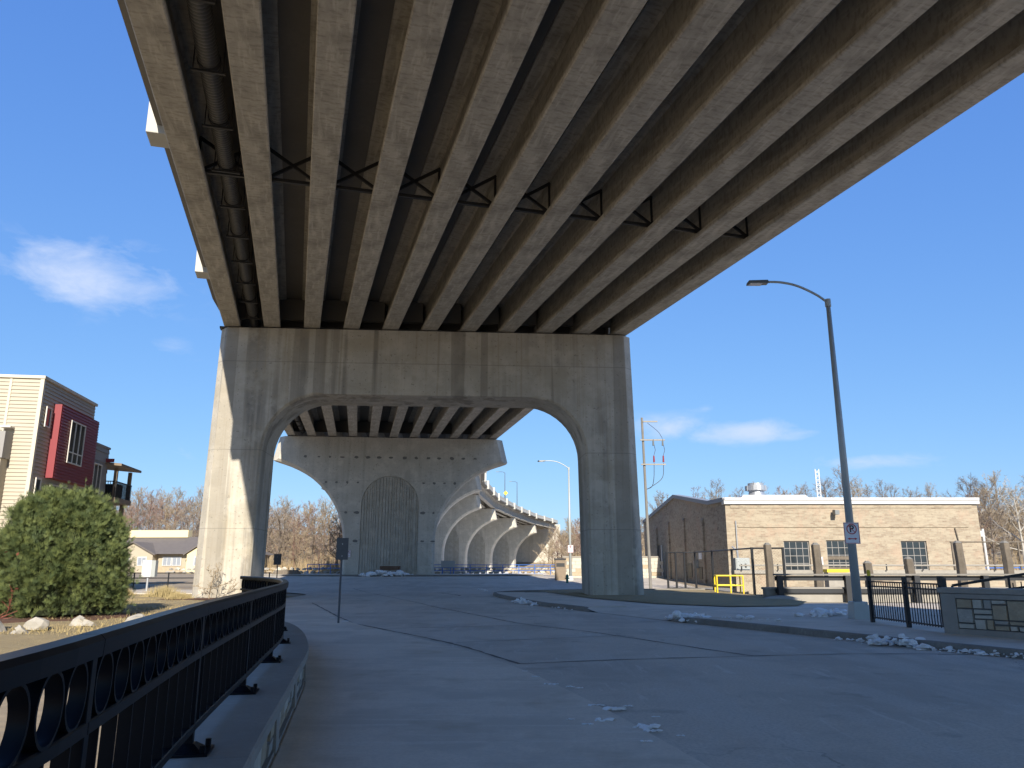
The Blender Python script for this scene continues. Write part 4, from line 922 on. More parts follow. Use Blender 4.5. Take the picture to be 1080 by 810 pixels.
# parapet cap, roof, monitor and fan
MB().bx(-.12, BL_ + .12, -.2, .5, BHt + .004, BHt + .44).build('parapet_cap', M['white'], bb, bevel=.03); MB().bx(-.08, BL_ + .08, -.28, -.2, BHt + .3, BHt + .46).build('cap_drip', M['white'], bb)
MB().add([(0, .5, BHt), (BL_, .5, BHt), (BL_, DEP, BHt), (-.055 * DEP + .4, DEP, BHt), (0.4 - .055 * DEP * .52, DEP * .52, 7.1), (BL_, DEP * .52, 7.1)], [(0, 1, 5, 4), (4, 5, 2, 3)]).build('roof', M['roofmetal'], bb)
MB().bx(BL_ - .35, BL_ - .002, .36, DEP, 0, BHt).build('end_wall', M['brick'], bb)
mo = MB().add([(1.8, 3, BHt + .3), (7.6, 3, BHt + .3), (7.0, 3.2, BHt + .95), (2.3, 3.2, BHt + .95), (1.8, 8, BHt + .6), (7.6, 8, BHt + .6), (7.0, 7.5, BHt + .95), (2.3, 7.5, BHt + .95)], [(0, 1, 2, 3), (3, 2, 6, 7), (1, 5, 6, 2), (0, 3, 7, 4), (5, 4, 7, 6)]).build('roof_curb', M['white'], bb)
fan = MB(); fan.tube([(3.7, 4.5, BHt + .95), (3.7, 4.5, BHt + 1.35), (3.7, 4.5, BHt + 1.4), (3.7, 4.5, BHt + 1.75), (3.7, 4.5, BHt + 1.78), (3.7, 4.5, BHt + 1.95)], [.62, .55, .8, .8, .6, .6], 20); fan.build('roof_fan', M['galv'], bb)
for i in range(9): 
    a = i * 2 * math.pi / 9; MB().bar((3.7 + .8 * math.cos(a), 4.5 + .8 * math.sin(a), BHt + 1.38), (3.7 + .8 * math.cos(a), 4.5 + .8 * math.sin(a), BHt + 1.78), .03).build('fan_rib', M['roofmetal'], bb)
MB().tube([(.65, -.1, .2), (.65, -.1, 4.6)], .045, 6).build('downspout', M['roofmetal'], bb); MB().tube([(16.6, -.1, .6), (16.1, -.08, 4.1)], .04, 6).build('conduit', M['timber'], bb)
fl = MB().box(7.65, -.45, 5.15, .3, .5, .3).build('floodlight', M['lamphead'], bb); MB().bar((7.65, 0, 5.35), (7.65, -.4, 5.3), .06).build('bracket', M['lamphead'], fl)
MB().bx(6.0, 6.6, -.03, -.003, 1.5, 2.1).build('notice', M['signwhite'], bb)
tw = thing('lattice_mast', 'slender lattice mast sticking up behind the brick building roof', 'mast', (24.6, 62, bz + 6)); m = MB()
for sx in (-.15, .15): m.bar((sx, 0, 0), (sx, 0, 3.1), .06)
for k in range(9): m.bar((-.15, 0, k * .34), (.15, 0, k * .34 + .3), .05); m.bar((.15, 0, k * .34), (-.15, 0, k * .34 + .3), .05)
m.build('lattice', M['galv'], tw); MB().bx(-.25, .25, -.25, .25, -.6, 0).build('foot', M['roofmetal'], tw)

# ------------------------------------------------------------------ canal works in front of the brick building
MB_ = MB()
YZ = -.02
pav = lawn('gravel_yard', [(12.3, 31.0), (60, 27), (60, 56), (10, 56.5), (9.5, 51), (12.3, 49)], YZ, M['lit_conc'], .02, 3)
cw = thing('canal_wall', 'long low concrete and brick canal wall before the brick building', 'wall', (0, 0, 0)); MB().bx(13.0, 48, 46, 46.5, 0, 1.15).build('brick_face', M['brick'], cw); MB().bx(12.9, 48.1, 45.9, 46.6, 1.155, 1.35).build('cap', M['lit_conc'], cw)
cw2 = thing('canal_kerb_wall', 'low pale concrete wall behind the black timber rail', 'wall'); MB().bx(11.5, 40, 36, 36.5, 0, .55).build('wall_face', M['lit_conc'], cw2); MB().bx(11.45, 40.05, 35.95, 36.55, .555, .65).build('cap', M['lit_conc'], cw2)
wr = thing('white_pipe_rail', 'white horizontal pipe rail running along the canal wall', 'rail')
for z in (1.62,): MB().tube([(13.2, 45.8, z), (46, 45.8, z)], .05, 6).build('rail', M['lit_conc'], wr)
for i in range(16): MB().tube([(13.3 + i * 2.1, 45.8, 1.33), (13.3 + i * 2.1, 45.8, 1.7)], .04, 6).build('post', M['blackmatte'], wr)
for i, (px_, ztop, w_, lab) in enumerate(((13.0, 2.75, .42, 'first weathered timber pile, left of the steel windows'), (15.45, 2.75, .46, 'weathered timber pile between the left and middle windows'), (20.1, 2.05, .50, 'short weathered timber pile left of the right window'), (22.7, 2.85, .46, 'weathered timber pile right of the last window'), (25.1, 2.85, .50, 'tall weathered pile at the right end near the slope'), (18.0, 1.85, .45, 'short pile directly behind the street lamp'))):
    th = thing('timber_pile', lab, 'pile', (px_, 40.0, 0), rr.uniform(-.15, .15), 'timber piles in the canal'); h = w_ / 2
    m = MB(); m.tube([(0, 0, 0), (.03, 0, ztop * .6), (0, .02, ztop - .12)], [h * 1.05, h, h * .95], 6); m.build('shaft', M['timber'], th, bevel=.02); MB().tube([(0, .02, ztop - .119), (0, .02, ztop)], [h * .95, h * .35], 6).build('top', M['greywood'], th)
# black timber guard rail
gr = thing('timber_guard_rail', 'black and grey timber guard rail across the footbridge', 'railing', (1.5, 4.6, .05))
for x in (10.55, 13.6, 16.7, 19.8, 22.9): MB().bx(x - .12, x + .12, 31.0, 31.24, -.1, 1.12).build('post', M['blackmatte'], gr)
for z, hh in ((1.0, .2), (.45, .18)): MB().bx(10.4, 24, 31.245, 31.36, z - hh / 2, z + hh / 2).build('rail', M['blackmatte'], gr)
for z, hh in ((1.115, .07),): MB().bx(10.35, 24, 31.05, 31.4, z + .01, z + .01 + hh).build('cap_rail', M['greywood'], gr)
tag(link('stone_kerb_block', blob(41, .95, .35, .22, .2), M['lit_conc'], loc=(12.0, 35.4, .1)), 'low flat stone block at the foot of the timber rail', 'stone')
# chain-link fence
cf = thing('chain_link_fence', 'tall black chain-link fence running back towards the brick gable', 'fence', (0, 0, 0)); A = Vector((12.65, 41.5, 0)); Bq = Vector((10.8, 54.9, 0)); E = Vector((14.25, 41.4, 0)); HF = 2.5
line = [A, Vector((12.7, 45.5, 0)), Vector((12.7, 50, 0)), Vector((12.6, 54.3, 0)), Vector((11.9, 54.5, 0)), Vector((11.35, 54.7, 0)), Bq]
for p in line + [E]: MB().tube([p, p + Vector((0, 0, HF + .05))], .075, 8).build('post', M['blackmatte'], cf)
for z in (HF, .1):
    MB().tube([p + Vector((0, 0, z)) for p in line], .045, 6).build('rail', M['blackmatte'], cf); MB().tube([A + Vector((0, 0, z)), E + Vector((0, 0, z))], .045, 6).build('rail', M['blackmatte'], cf)
m = MB()
def wires(p, q, hh, st=.16):
    L_ = (q - p).length; d = (q - p).normalized(); n = int((L_ + hh) / st)
    for i in range(n):
        for s_ in (1, -1):
            a0 = i * st - hh if s_ > 0 else i * st; lo = max(0, -a0) if s_ > 0 else max(0, a0 - L_); hi = min(hh, L_ - a0) if s_ > 0 else min(hh, a0)
            if hi - lo < .05: continue
            P0 = p + d * (a0 + s_ * lo) + Vector((0, 0, lo)); P1 = p + d * (a0 + s_ * hi) + Vector((0, 0, hi)); k = len(m.v); w = Vector((0, 0, .003)); m.v += [tuple(P0 - w), tuple(P0 + w), tuple(P1 + w), tuple(P1 - w)]; m.f.append((k, k + 1, k + 2, k + 3))
for a, e in zip(line, line[1:]): wires(a, e, HF)
wires(A, E, HF); m.build('wire_mesh', M['blackmatte'], cf, raw=True)
# yellow pipe guard and cabinet
yg = thing('yellow_guard_rail', 'bright yellow pipe guard frame before the chain-link fence', 'guard rail', (9.2, 34.6, .1), R(-8)); yg.location = (10.95, 42.4, 0)
for x, y in ((0, 0), (0, 1.1), (1.35, 0), (1.35, 1.1), (.7, 0)): MB().tube([(x, y, 0), (x, y, 1.08)], .04, 8).build('post', M['yellow'], yg)
for z in (.58, 1.08):
    for p, q in (((0, 0), (1.35, 0)), ((1.35, 0), (1.35, 1.1)), ((0, 0), (0, 1.1)), ((0, 1.1), (1.35, 1.1))): MB().tube([(*p, z), (*q, z)], .036, 8).build('rail', M['yellow'], yg)
ca = thing('electrical_cabinet', 'grey electrical cabinet with conduits behind the yellow guard', 'cabinet', (13.55, 46.6, 0)); MB().bx(-.42, .42, -.25, .25, 1.15, 2.05).build('box', M['cabinet'], ca, bevel=.02); MB().bx(-.36, .36, -.28, -.252, 1.2, 2.0).build('door', M['cabinet'], ca); MB().bx(.1, .2, -.31, -.282, 1.5, 1.72).build('handle', M['ink'], ca)
for x in (-.33, .33): MB().bx(x - .05, x + .05, -.05, .05, 0, 1.15).build('leg', M['cabinet'], ca)
MB().tube([(-.2, 0, 2.05), (-.25, 0, 2.5), (-.5, 0, 2.7)], .05, 8).build('conduit', M['galv'], ca); MB().tube([(-.6, -.1, 0), (-.6, -.1, 1.5)], .07, 8).build('conduit', M['galv'], ca)
bx_ = thing('yellow_crate', 'small yellow equipment box behind the timber rail at mid canal', 'box', (17.6, 43, 0)); MB().bx(-.55, .55, -.3, .3, .0, 1.25).build('body', M['lit_conc'], bx_); MB().bx(-.6, .6, -.32, .32, 1.255, 1.42).build('lid', M['yellow'], bx_)
# black picket fence, yellow post, stone wall, stair rail
F0, F1 = Vector((9.62, 21.4, .15)), Vector((9.75, 17.95, .15)); pf = thing('picket_fence', 'short black steel picket fence beside the street lamp', 'fence', F0, math.atan2((F1 - F0).y, (F1 - F0).x)); LF = (F1 - F0).length; HFc = 1.08
n = int(LF / .115); pm_ = MB().bx(-.009, .009, -.009, .009, .08, HFc - .05).mesh('picket')
for i in range(n): link('picket', pm_, M['blackmatte'], pf, 0, (.06 + i * LF / n, 0, 0))
for z in (.12, HFc - .16, HFc - .04): MB().bx(0, LF, -.02, .02, z - .018, z + .018).build('rail', M['blackmatte'], pf)
for x in (0, LF * .52, LF): MB().bx(x - .045, x + .045, -.045, .045, -.1, HFc + .1).build('post', M['blackmatte'], pf)
sp_ = tag(MB().bx(-.06, .06, -.06, .06, -.1, 1.2).build('fence_post', M['blackmatte'], bevel=.01), 'stout black square post behind the picket fence', 'post'); sp_.location = (10.9, 20.2, .15)
yp = thing('yellow_post', 'thin yellow steel post between the lamp base and the picket fence', 'post', (9.86, 21.9, .15)); MB().tube([(0, 0, -.05), (0, 0, 1.3)], .05, 8).build('tube', M['yellow'], yp); MB().tube([(0, 0, 1.301), (0, 0, 1.34)], [.05, .03], 8).build('cap', M['yellow'], yp)
SW0, SW1 = Vector((9.55, 17.75, .15)), Vector((12.3, 13.6, .15)); sw = thing('stone_panel_wall', 'waist-high concrete wall with an inset irregular stone panel at right', 'wall', SW0, math.atan2((SW1 - SW0).y, (SW1 - SW0).x)); LW = (SW1 - SW0).length
MB().bx(0, LW, .02, .45, -.2, .86).build('backing', M['mortar'], sw)
PX = [(.0, .32), (2.15, 2.6), (4.4, LW)]
for a, e in PX: MB().bx(a, e, -.035, .47, -.2, .855).build('pier_block', M['coping'], sw, bevel=.01)
for a, e in ((.32, 2.15), (2.6, 4.4)):
    MB().bx(a, e, -.033, .02, -.2, .12).build('base_course', M['coping'], sw); MB().bx(a, e, -.033, .02, .76, .853).build('top_course', M['coping'], sw)
    r_ = random.Random(int(a * 10) + 4); Z0, Z1 = .125, .755; x = a
    def stone(x0, x1, za, zb_):
        pr = r_.uniform(-.03, -.01); g = .011; j = lambda: r_.uniform(0, .018)
        MB().add([(x0 + g, .03, za + g), (x1 - g, .03, za + g), (x1 - g, .03, zb_ - g), (x0 + g, .03, zb_ - g), (x0 + g + j(), pr, za + g + j()), (x1 - g - j(), pr, za + g + j()), (x1 - g - j(), pr, zb_ - g - j()), (x0 + g + j(), pr, zb_ - g - j())], [(4, 5, 6, 7), (0, 1, 5, 4), (1, 2, 6, 5), (2, 3, 7, 6), (3, 0, 4, 7)]).build('stone', M[r_.choice(('stone_tan', 'stone_grey', 'stone_light', 'stone_light'))], sw)
    while x < e - .03:
        w = min(r_.uniform(.26, .5), e - x); w = e - x if e - x - w < .16 else w; cuts = [Z0] + sorted(r_.sample((.24, .34, .44, .55, .65), r_.choice((2, 2, 3)))) + [Z1]
        for za, zb_ in zip(cuts, cuts[1:]):
            if w > .36 and r_.random() < .55: xm = x + w * r_.uniform(.3, .7); stone(x, xm, za, zb_); stone(xm, x + w, za, zb_)
            else: stone(x, x + w, za, zb_)
        x += w
MB().bx(-.05, LW, -.06, .52, .862, .98).build('coping', M['coping'], sw, bevel=.015)
sr = thing('stair_handrail', 'sloping black handrail rising above the stone panel wall', 'railing', (0, 0, 0)); h0, h1 = Vector((10.3, 18.6, 1.15)), Vector((13.5, 17.2, 1.78))
MB().bar(h0, h1, .05, .06).build('handrail', M['blackmatte'], sr); MB().bar(h1, h1 + Vector((3, -1.2, 0)), .05, .06).build('handrail', M['blackmatte'], sr); MB().bar(h0 + Vector((.7, -.3, -.12)), h1 + Vector((0, 0, -.35)), .04, .05).build('lower_rail', M['blackmatte'], sr)
for k in (0, .33, .66, 1): p = h0.lerp(h1, k); MB().tube([(p.x, p.y, .1), p], .028, 8).build('post', M['blackmatte'], sr)
for k in range(14): p = h0.lerp(h1, .35 + .65 * k / 14); MB().bar((p.x, p.y, p.z - .75), (p.x, p.y, p.z - .15), .018).build('picket', M['blackmatte'], sr)
# utility pole
up_ = thing('utility_pole', 'pale utility pole with crossarms beside the right pier leg', 'utility pole', (9.25, 53, .1)); MB().tube([(0, 0, 0), (-.15, 0, 11.6)], [.11, .08], 10).build('pole', M['greywood'], up_)
for z, w_, dx in ((11.3, .9, .45), (10.0, 1.6, .55), (8.3, 1.6, .55)): MB().bar((dx - w_ / 2 - .1, -.15, z), (dx + w_ / 2, -.15, z), .08, .09).build('crossarm', M['lit_conc'], up_)
for x, z in ((.55, 8.45), (1.2, 8.45), (.55, 9.6), (1.2, 9.6)): MB().tube([(x, -.15, z), (x, -.15, z + .45)], [.07, .05], 8).build('insulator', M['redmetal'] if z < 9 else M['lamphead'], up_)
for x in (.55, 1.2): MB().tube([(x, -.15, 9.95), (x + .12, -.15, 9.3), (x, -.15, 8.9)], .018, 5).build('jumper_wire', M['blackmatte'], up_)
for x in (.55, 1.2): MB().tube(cat_rom([(x, -.15, 8.4), (x * .9, -.15, 7.4), (.35, -.1, 6.8), (-.02, 0, 6.6)], 5), .022, 5).build('jumper_wire', M['blackmatte'], up_)
MB().tube(cat_rom([(.2, -.15, 11.2), (.9, -.15, 10.6), (1.2, -.15, 10.1)], 5), .016, 5).build('jumper_wire', M['blackmatte'], up_)

# ------------------------------------------------------------------ street lamps
def street_lamp(loc, H, label, arm=2.05, rz=0.):
    th = thing('street_lamp', label, 'street lamp', loc, rz)
    m = MB(); m.add([(-.24, -.24, -.1), (.24, -.24, -.1), (.24, .24, -.1), (-.24, .24, -.1), (-.2, -.2, .46), (.2, -.2, .46), (.2, .2, .46), (-.2, .2, .46)], [(0, 1, 5, 4), (1, 2, 6, 5), (2, 3, 7, 6), (3, 0, 4, 7), (4, 5, 6, 7)]); m.build('base', M['pole'], th, bevel=.02)
    MB().tube([(0, 0, .46), (0, 0, H)], [.125, .065], 16).build('pole', M['pole'], th, smooth=True); MB().tube([(0, 0, H - .18), (0, 0, H + .06)], .09, 12).build('collar', M['pole'], th)
    MB().tube(cat_rom([(0, 0, H - .05), (-.35, 0, H + .22), (-.9, 0, H + .5), (-1.4, 0, H + .62), (-arm + .2, 0, H + .64)], 6), .038, 10).build('arm', M['pole'], th, smooth=True)
    hd = MB(); hd.add([(-arm - .42, -.16, H + .56), (-arm + .22, -.12, H + .57), (-arm + .22, .12, H + .57), (-arm - .42, .16, H + .56), (-arm - .40, -.14, H + .65), (-arm + .22, -.08, H + .69), (-arm + .22, .08, H + .69), (-arm - .40, .14, H + .65)], [(3, 2, 1, 0), (4, 5, 6, 7), (0, 1, 5, 4), (1, 2, 6, 5), (2, 3, 7, 6), (3, 0, 4, 7)]); hd = hd.build('lamp_head', M['lamphead'], th, bevel=.015)
    MB().bx(-arm - .36, -arm + .02, -.11, .11, H + .545, H + .562).build('lens', M['signwhite'], hd); return th
street_lamp((9.87, 22.8, .15), 9.5, 'tall grey street lamp with a no parking sign at right'); street_lamp((4.95, 67, .3), 9.6, 'distant street lamp seen through the right side of the portal', 2.3)
def text_mesh(txt, size, ext=.002, bold=.0):
    cu = bpy.data.curves.new('txt', 'FONT'); cu.body = txt; cu.size = size; cu.extrude = ext; cu.offset = bold; cu.align_x = 'CENTER'; cu.align_y = 'CENTER'; o = bpy.data.objects.new('tmp_t', cu); C.objects.link(o)
    dg = bpy.context.evaluated_depsgraph_get(); dg.update(); me = bpy.data.meshes.new_from_object(o.evaluated_get(dg)); bpy.data.objects.remove(o); return me
def no_parking(loc, rz, label, w=.46, h=.61, group=None):
    th = thing('no_parking_sign', label, 'sign', loc, rz); s = w / .46
    MB().bx(-w / 2, w / 2, -.004, .004, -h / 2, h / 2).build('panel', M['signwhite'], th, bevel=.003)
    bd = MB()
    for a in ((-w / 2 + .012, w / 2 - .012, -h / 2 + .012, -h / 2 + .026), (-w / 2 + .012, w / 2 - .012, h / 2 - .026, h / 2 - .012)): bd.bx(a[0], a[1], -.008, -.0045, a[2], a[3])
    for a in ((-w / 2 + .012, -w / 2 + .026), (w / 2 - .026, w / 2 - .012)): bd.bx(a[0], a[1], -.0079, -.0045, -h / 2 + .027, h / 2 - .027)
    bd.build('border', M['red'], th)
    P_ = link('letter', text_mesh('P', .27 * s, .0015, .006 * s), M['ink'], th); P_.location = (0, -.0085, .115 * s); P_.rotation_euler = (R(90), 0, 0)
    rg = MB(); ro_, ri_ = .15 * s, .124 * s; n = 36
    for i in range(n):
        a = 2 * math.pi * i / n
        for r_ in (ro_, ri_): rg.v.append((r_ * math.cos(a), -.0115, .115 * s + r_ * math.sin(a)))
    rg.f = [(2 * i, 2 * i + 1, (2 * i + 3) % (2 * n), (2 * i + 2) % (2 * n)) for i in range(n)]
    k = ri_ * .7071; q = .009 * s * 1.414; rg.add([(-k - q, -.0113, .115 * s + k), (-k, -.0113, .115 * s + k + q), (k + q, -.0113, .115 * s - k), (k, -.0113, .115 * s - k - q)], [(0, 3, 2, 1)])
    rg.build('prohibition_ring', M['red'], th, raw=True)
    ar = MB(); z = -.16 * s; ar.prism([(-.15 * s, z), (-.07 * s, z - .032 * s), (-.07 * s, z - .013 * s), (.07 * s, z - .013 * s), (.07 * s, z - .032 * s), (.15 * s, z), (.07 * s, z + .032 * s), (.07 * s, z + .013 * s), (-.07 * s, z + .013 * s), (-.07 * s, z + .032 * s)], -.0085, -.005); ar.build('arrow', M['red'], th)
    return th
no_parking((9.84, 22.66, 2.52), R(2), 'white no parking sign with double arrow on the street lamp pole')
no_parking((-16.15, 77.55, 2.75), R(6), 'small no parking sign fixed on the hammerhead pier', .5, .66)
no_parking((4.98, 66.86, 3.0), 0, 'no parking sign on the distant street lamp pole')
def sign_back(x, y, z, H, w, h, label, rz, front=False):
    th = thing('street_sign', label, 'sign', (x, y, z), rz); MB().tube([(0, 0, -.1), (0, 0, H)], .03, 8).build('post', M['signback'], th); m = MB().bx(-w / 2, w / 2, -.075, -.068, H - h + .05, H + .05); m.build('panel', M['signback'], th, bevel=.003)
    for zz in (H - h * .2, H - h * .75): MB().tube([(0, -.082, zz), (0, -.03, zz)], .014, 6).build('bolt', M['galv'], th)
    return th
sign_back(-4.95, 22.9, .01, 2.33, .34, .62, 'tall grey sign post with narrow dark sign back at the sidewalk edge', R(18))
sign_back(-13.2, 41.5 + 3, 0, 2.2, .44, .6, 'dark square sign on a short post left of the portal opening', R(-6))

# ------------------------------------------------------------------ beyond the portal
br = thing('blue_river_railing', 'blue steel railing along the riverwalk right of the hammerhead pier', 'railing')
bp_ = [Vector((-8.6, 84.0, gz(-8.6, 84))), Vector((-4.5, 85, gz(-4, 85))), Vector((-1, 86, gz(-1, 86))), Vector((2.5, 87, gz(2, 87))), Vector((6.0, 88, gz(6, 88)))]
for z in (1.05, .75, .45): MB().tube([p + Vector((0, 0, z)) for p in bp_], .035, 6).build('rail', M['blue'], br)
for a, e in zip(bp_, bp_[1:]):
    for k in (0, .5): p = a.lerp(e, k); MB().tube([p, p + Vector((0, 0, 1.08))], .045, 6).build('post', M['blue'], br)
MB().tube([bp_[-1], bp_[-1] + Vector((0, 0, 1.08))], .045, 6).build('post', M['blue'], br)
br2 = thing('blue_river_railing', 'short blue railing left of the hammerhead pier', 'railing')
for z in (1.1, .7): MB().tube([(-22, 85, .65 + z), (-16.8, 84, .65 + z)], .035, 6).build('rail', M['blue'], br2)
for k in range(5): MB().tube([(-22 + k * 1.3, 85 - k * .25, .6), (-22 + k * 1.3, 85 - k * .25, 1.75)], .045, 6).build('post', M['blue'], br2)
def rubble(name, p, q, h, label, seed):
    th = thing(name, label, 'wall'); r_ = random.Random(seed); p, q = Vector(p), Vector(q); L_ = (q - p).length; n = int(L_ / .75); d = (q - p).normalized()
    for row in range(2):
        for i in range(n):
            me = blob(seed + i * 3 + row, .42, .3, h * .34, .35, 1); link('stone', me, M[r_.choice(('stone_tan', 'stone_light', 'rock'))], th, 0, p + d * ((i + .5 * (row % 2)) * .75 + r_.uniform(-.06, .06)) + Vector((0, 0, h * (.25 + .48 * row))), r_.uniform(-.4, .4))
rubble('river_stone_wall', (-9, 87.5, .62), (7.5, 91.5, .7), .8, 'low sunlit stone wall behind the blue railing', 51)
rubble('river_stone_wall', (-40, 92, .62), (-18.5, 88, .65), .8, 'pale rubble stone wall left of the hammerhead pier', 81)
pb = thing('info_board', 'pale information board on the blue railing by the pier', 'board', (-6.8, 84.0, .68)); MB().bx(-.75, .75, -.06, .0, .75, 1.45).build('panel', M['cabinet'], pb); 
for x in (-.6, .6): MB().bx(x - .05, x + .05, 0.002, .1, 0, 1.3).build('leg', M['blue'], pb)
bn = thing('bench', 'brown wooden bench behind the snow heap at the hammerhead pier', 'bench', (-11.9, 77.2, .6), R(6))
for z0, y0 in ((.62, .16), (.74, .18), (.86, .2)): MB().bx(-1.0, 1.0, y0, y0 + .05, z0, z0 + .1).build('back_slat', M['brown'], bn)
for y0 in (-.25, -.12, .01): MB().bx(-1.0, 1.0, y0, y0 + .11, .42, .47).build('seat_slat', M['brown'], bn)
for x in (-.8, .8):
    for y in (-.18, .14): MB().bx(x - .04, x + .04, y - .04, y + .04, 0, .419).build('leg', M['blackmatte'], bn)
for x in (-.8, .8): MB().bx(x - .03, x + .03, .2501, .30, .3, .95).build('back_post', M['blackmatte'], bn)
bk = thing('waste_bin', 'tall dark brown waste bin beside the distant lamp', 'bin', (4.1, 67.2, .32)); MB().bx(-.45, .45, -.4, .4, 0, 1.75).build('body', M['deckwood'], bk, bevel=.03); MB().bx(-.48, .48, -.43, .43, 1.755, 1.9).build('lid', M['ink'], bk, bevel=.02); MB().bx(-.35, .35, -.42, -.401, 1.2, 1.5).build('opening', M['ink'], bk)
hy = thing('fire_hydrant', 'small dark green fire hydrant left of the distant lamp base', 'hydrant', (4.35, 62.5, .2)); MB().tube([(0, 0, 0), (0, 0, .06), (0, 0, .07), (0, 0, .55), (0, 0, .56), (0, 0, .62), (0, 0, .74)], [.16, .16, .1, .1, .14, .13, .05], 12).build('barrel', M['green'], hy)
for sx in (-1, 1): MB().tube([(sx * .08, 0, .45), (sx * .19, 0, .45)], .05, 8).build('outlet', M['green'], hy)
MB().tube([(0, -.08, .42), (0, -.2, .42)], .07, 8).build('outlet', M['green'], hy); MB().tube([(0, 0, .741), (0, 0, .8)], .03, 6).build('cap_nut', M['green'], hy)
tw_ = thing('tan_block_wall', 'tan block wall right of the distant street lamp', 'wall', (6.2, 72, .4)); r_ = random.Random(9)
for k in range(6):
    x = -1.2 + (k % 2) * -.3
    while x < 7: MB().bx(x + .01, x + .79, 0, .35, k * .32 + .008, k * .32 + .312).build('block', M['stone_light' if r_.random() < .7 else 'stone_tan'], tw_); x += .8
MB().bx(-1.6, 7.2, -.05, .4, 1.925, 2.05).build('cap', M['lit_conc'], tw_); MB().bx(-1.5, 7, .05, .3, 0, 1.92).build('backing', M['lit_conc'], tw_)
hr = thing('stone_bench_block', 'dark low stone slab at the kerb left of the blue railing', 'stone', (-22.6, 80, .6)); MB().add([(-1.6, -.5, 0), (1.3, -.5, 0), (1.3, .5, 0), (-1.6, .5, 0), (-1.3, -.4, .55), (.9, -.4, .6), (.9, .4, .6), (-1.3, .4, .55)], [(0, 1, 5, 4), (1, 2, 6, 5), (2, 3, 7, 6), (3, 0, 4, 7), (4, 5, 6, 7)]).build('slab_stone', M['timber'], hr, bevel=.05)
# far kerb in front of the hammerhead pier
fk = thing('far_kerb', None, None); fk['kind'] = 'structure'
fkp = Path([Vector((-26, 77.0, .60)), Vector((-18, 75.6, .60)), Vector((-10, 75.2, .60)), Vector((-3, 75.8, .60)), Vector((3, 77, .62))]); t = 0
while t < fkp.L - .2: MB().sweep(fkp.piece(t, min(t + 3, fkp.L) - .015, 1), [(0, .18), (.18, .18), (.18, -.2), (0, -.2)]).build('kerb_stone', M['kerb'], fk); t += 3
MB().sweep(fkp.p, [(-.01, .165), (-9, .17), (-9, -.1), (-.01, -.1)]).build('paving', M['walk'], fk)
# left riverside path things
rp = thing('black_pipe_railing', 'black two-rail fence beyond the lawn at left', 'railing')
for z in (1.1, .75, .4): MB().tube([(-36, 55, z), (-17.5, 57.5, z)], .035, 6).build('rail', M['blackmatte'], rp)
for k in range(9): x = -36 + k * 2.3; MB().tube([(x, 55 + k * .31, 0), (x, 55 + k * .31, 1.15)], .05, 6).build('post', M['blackmatte'], rp)
struct(MB().slab([(-45, 45.5), (-13.5, 47), (-15, 54), (-45, 53)], -.05, .03).build('river_path', M['road']))
wbx = thing('white_notice_box', 'white notice box on a post beyond the lawn, left of the pier leg', 'notice box', (-23.2, 50.5, 0)); MB().tube([(0, 0, 0), (0, 0, .9)], .07, 8).build('post', M['galv'], wbx); MB().bx(-.35, .25, -.2, .2, .9, 1.95).build('box', M['white'], wbx, bevel=.03); MB().bx(.252, .5, -.19, .19, .92, 1.93).build('side', M['cabinet'], wbx)
st = thing('folding_sign', 'small grey a-frame stand on the path beside the bush', 'stand', (-25.8, 48.2, 0)); MB().bar((-.75, 0, 0), (-.3, 0, 1.3), .08).build('leg', M['deckwood'], st); MB().bar((.6, 0, 0), (.5, 0, 1.0), .07).build('leg', M['cabinet'], st); MB().bx(-.35, .62, -.05, .05, .4, 1.0).build('panel', M['cabinet'], st); MB().bx(-.5, .4, -.06, .06, 1.001, 1.25).build('top', M['ink'], st)
rb = thing('red_playhouse', 'tiny red roof among the trees left of the pier', 'shed', (-55, 128, gz(-55, 128) + .2)); MB().bx(-1.6, 1.6, -1, 1, 0, 2).build('wall', M['lodgewall'], rb); MB().prism([(-2, 2.01), (2, 2.01), (0, 3.1)], -1.2, 1.2).build('roof', M['redmetal'], rb)
fr = thing('blue_slope_fence', 'low blue fence at the right foot of the wooded slope', 'fence')
for z in (1.2, .8, .4): MB().tube([(37, 66, z + .2), (52, 66, z + .3)], .05, 6).build('rail', M['blue'], fr)
for k in range(12): MB().tube([(37 + k * 1.35, 66, 0), (37 + k * 1.35, 66, 1.6)], .05, 6).build('post', M['blue'], fr)
ww = thing('wire_fence', 'thin dark post and wire fence right of the brick building', 'fence')
for z in (3.0,): MB().tube([(26.5, 47.5, z), (40, 47.5, z)], .04, 6).build('rail', M['timber'], ww)
for k in range(4): MB().tube([(26.6 + k * 4, 47.5, 0), (26.6 + k * 4, 47.5, 3.0)], .06, 6).build('post', M['timber'], ww)
wl_ = thing('white_flood_lamp', 'white flood lamp on a pole at the right corner of the brick building', 'lamp', (34.0, 56.5, .1)); MB().tube([(0, 0, 0), (0, 0, 4.1)], .09, 8).build('pole', M['white'], wl_); MB().bx(-1.0, -.1, -.2, .2, 3.55, 3.95).build('lamp_head', M['white'], wl_)

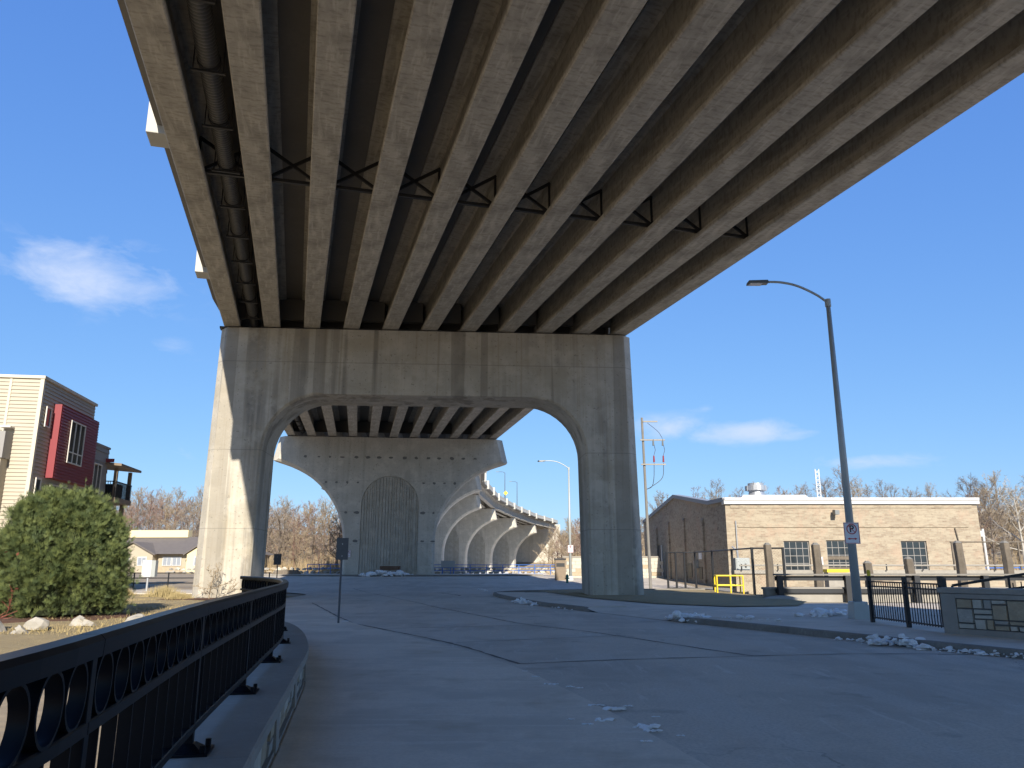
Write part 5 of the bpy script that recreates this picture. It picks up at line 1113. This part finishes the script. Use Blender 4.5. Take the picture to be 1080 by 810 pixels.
# ------------------------------------------------------------------ snow
def snow_heap(p, q, w, h, n, label, seed, z=.0):
    m = MB(); r_ = random.Random(seed); p, q = Vector((*p, 0)), Vector((*q, 0)); bmv = []
    for i in range(int(n * 1.5)):
        k = r_.random(); c = p.lerp(q, k); s = w * r_.uniform(.09, .30) * (1 if r_.random() < .45 else .45); me = blob(seed * 50 + i, s * r_.uniform(.8, 1.3), s * r_.uniform(.7, 1.1), min(s * .9, h) * r_.uniform(.45, .85), .75, 2)
        cx, cy = c.x + r_.gauss(0, w * .22), c.y + r_.gauss(0, w * .22); zz = z + r_.random() * h * .55 * math.exp(-((k - .5) / .35) ** 2)
        kk = len(m.v); m.v += [(v.co.x + cx, v.co.y + cy, max(v.co.z + zz + s * .15, z - .01) + (gz(cx, cy))) for v in me.vertices]; m.f += [tuple(j + kk for j in f.vertices) for f in me.polygons]; bpy.data.meshes.remove(me)
    return tag(m.build('snow_heap', M['snow'], raw=True, smooth=False), label, 'snow', kind='stuff')
snow_heap((5.75, 22.6), (4.9, 24.6), .8, .30, 70, 'small snow heap at the kerb end by the driveway', 1, .02)
snow_heap((6.1, 22.9), (7.2, 21.6), .4, .12, 14, 'snow crumbs on the sidewalk right of the driveway heap', 8, .15)
snow_heap((7.55, 17.0), (8.15, 15.9), .62, .34, 48, 'snow heap along the kerb in front of the stone panel wall', 2, .0)
snow_heap((8.1, 15.9), (9.8, 12.8), .36, .16, 80, 'thin snow bank along the kerb at the right picture edge', 3, .0)
snow_heap((7.1, 18.0), (7.6, 17.0), .3, .10, 10, 'snow lumps at the left end of the kerb bank', 9, .0)
snow_heap((8.9, 23.6), (10.0, 24.8), .8, .22, 44, 'snow patch behind the street lamp base', 4, .15)
snow_heap((.05, 36.5), (1.0, 32.9), .55, .24, 60, 'snow bank along the kerb before the right pier leg', 5, .0)
snow_heap((1.5, 31.6), (2.2, 29.6), .35, .14, 10, 'scattered snow lumps at the near end of the pier kerb', 10, .0)
snow_heap((-14.2, 75.8), (-9.8, 75.6), 1.6, .7, 130, 'wide snow heap in front of the brown bench', 6, -.02)
snow_heap((-2.4, 53.5), (-1.4, 50.5), .5, .15, 8, 'few snow lumps on the pavement far through the portal', 7, .0)
for i, (x, y, s) in enumerate(((.55, 11.25, .10), (.78, 11.0, .07), (1.0, 9.6, .09), (1.15, 9.35, .15), (1.35, 9.55, .06), (.62, 8.75, .05), (.98, 8.7, .12), (.78, 8.5, .06), (1.36, 8.35, .16), (1.38, 8.15, .10), (.35, 12.0, .06), (.9, 10.9, .06), (1.62, 7.95, .05), (1.25, 7.7, .07), (.2, 12.6, .05), (1.55, 8.9, .05), (-4.9, 23.6, .1), (-5.6, 25, .09))):
    m = MB(); r_ = random.Random(i + 300)
    for k in range(7):
        s2 = s * r_.uniform(.22, .42); me = blob(900 + i * 9 + k, s2 * 1.3, s2 * .9, s2 * .5, .5, 1); cx, cy = (k - 3) * s * .24 + r_.gauss(0, s * .08), r_.gauss(0, s * .13); kk = len(m.v); m.v += [(v.co.x + cx, v.co.y + cy, v.co.z + s2 * .14) for v in me.vertices]; m.f += [tuple(j + kk for j in f.vertices) for f in me.polygons]; bpy.data.meshes.remove(me)
    o = m.build('snow_lump', M['snow'], raw=True); o.location = (x, y, .014); tag(o, 'small crumbled snow lump lying on the pavement near the sidewalk edge', 'snow', 'snow lumps on the near pavement')
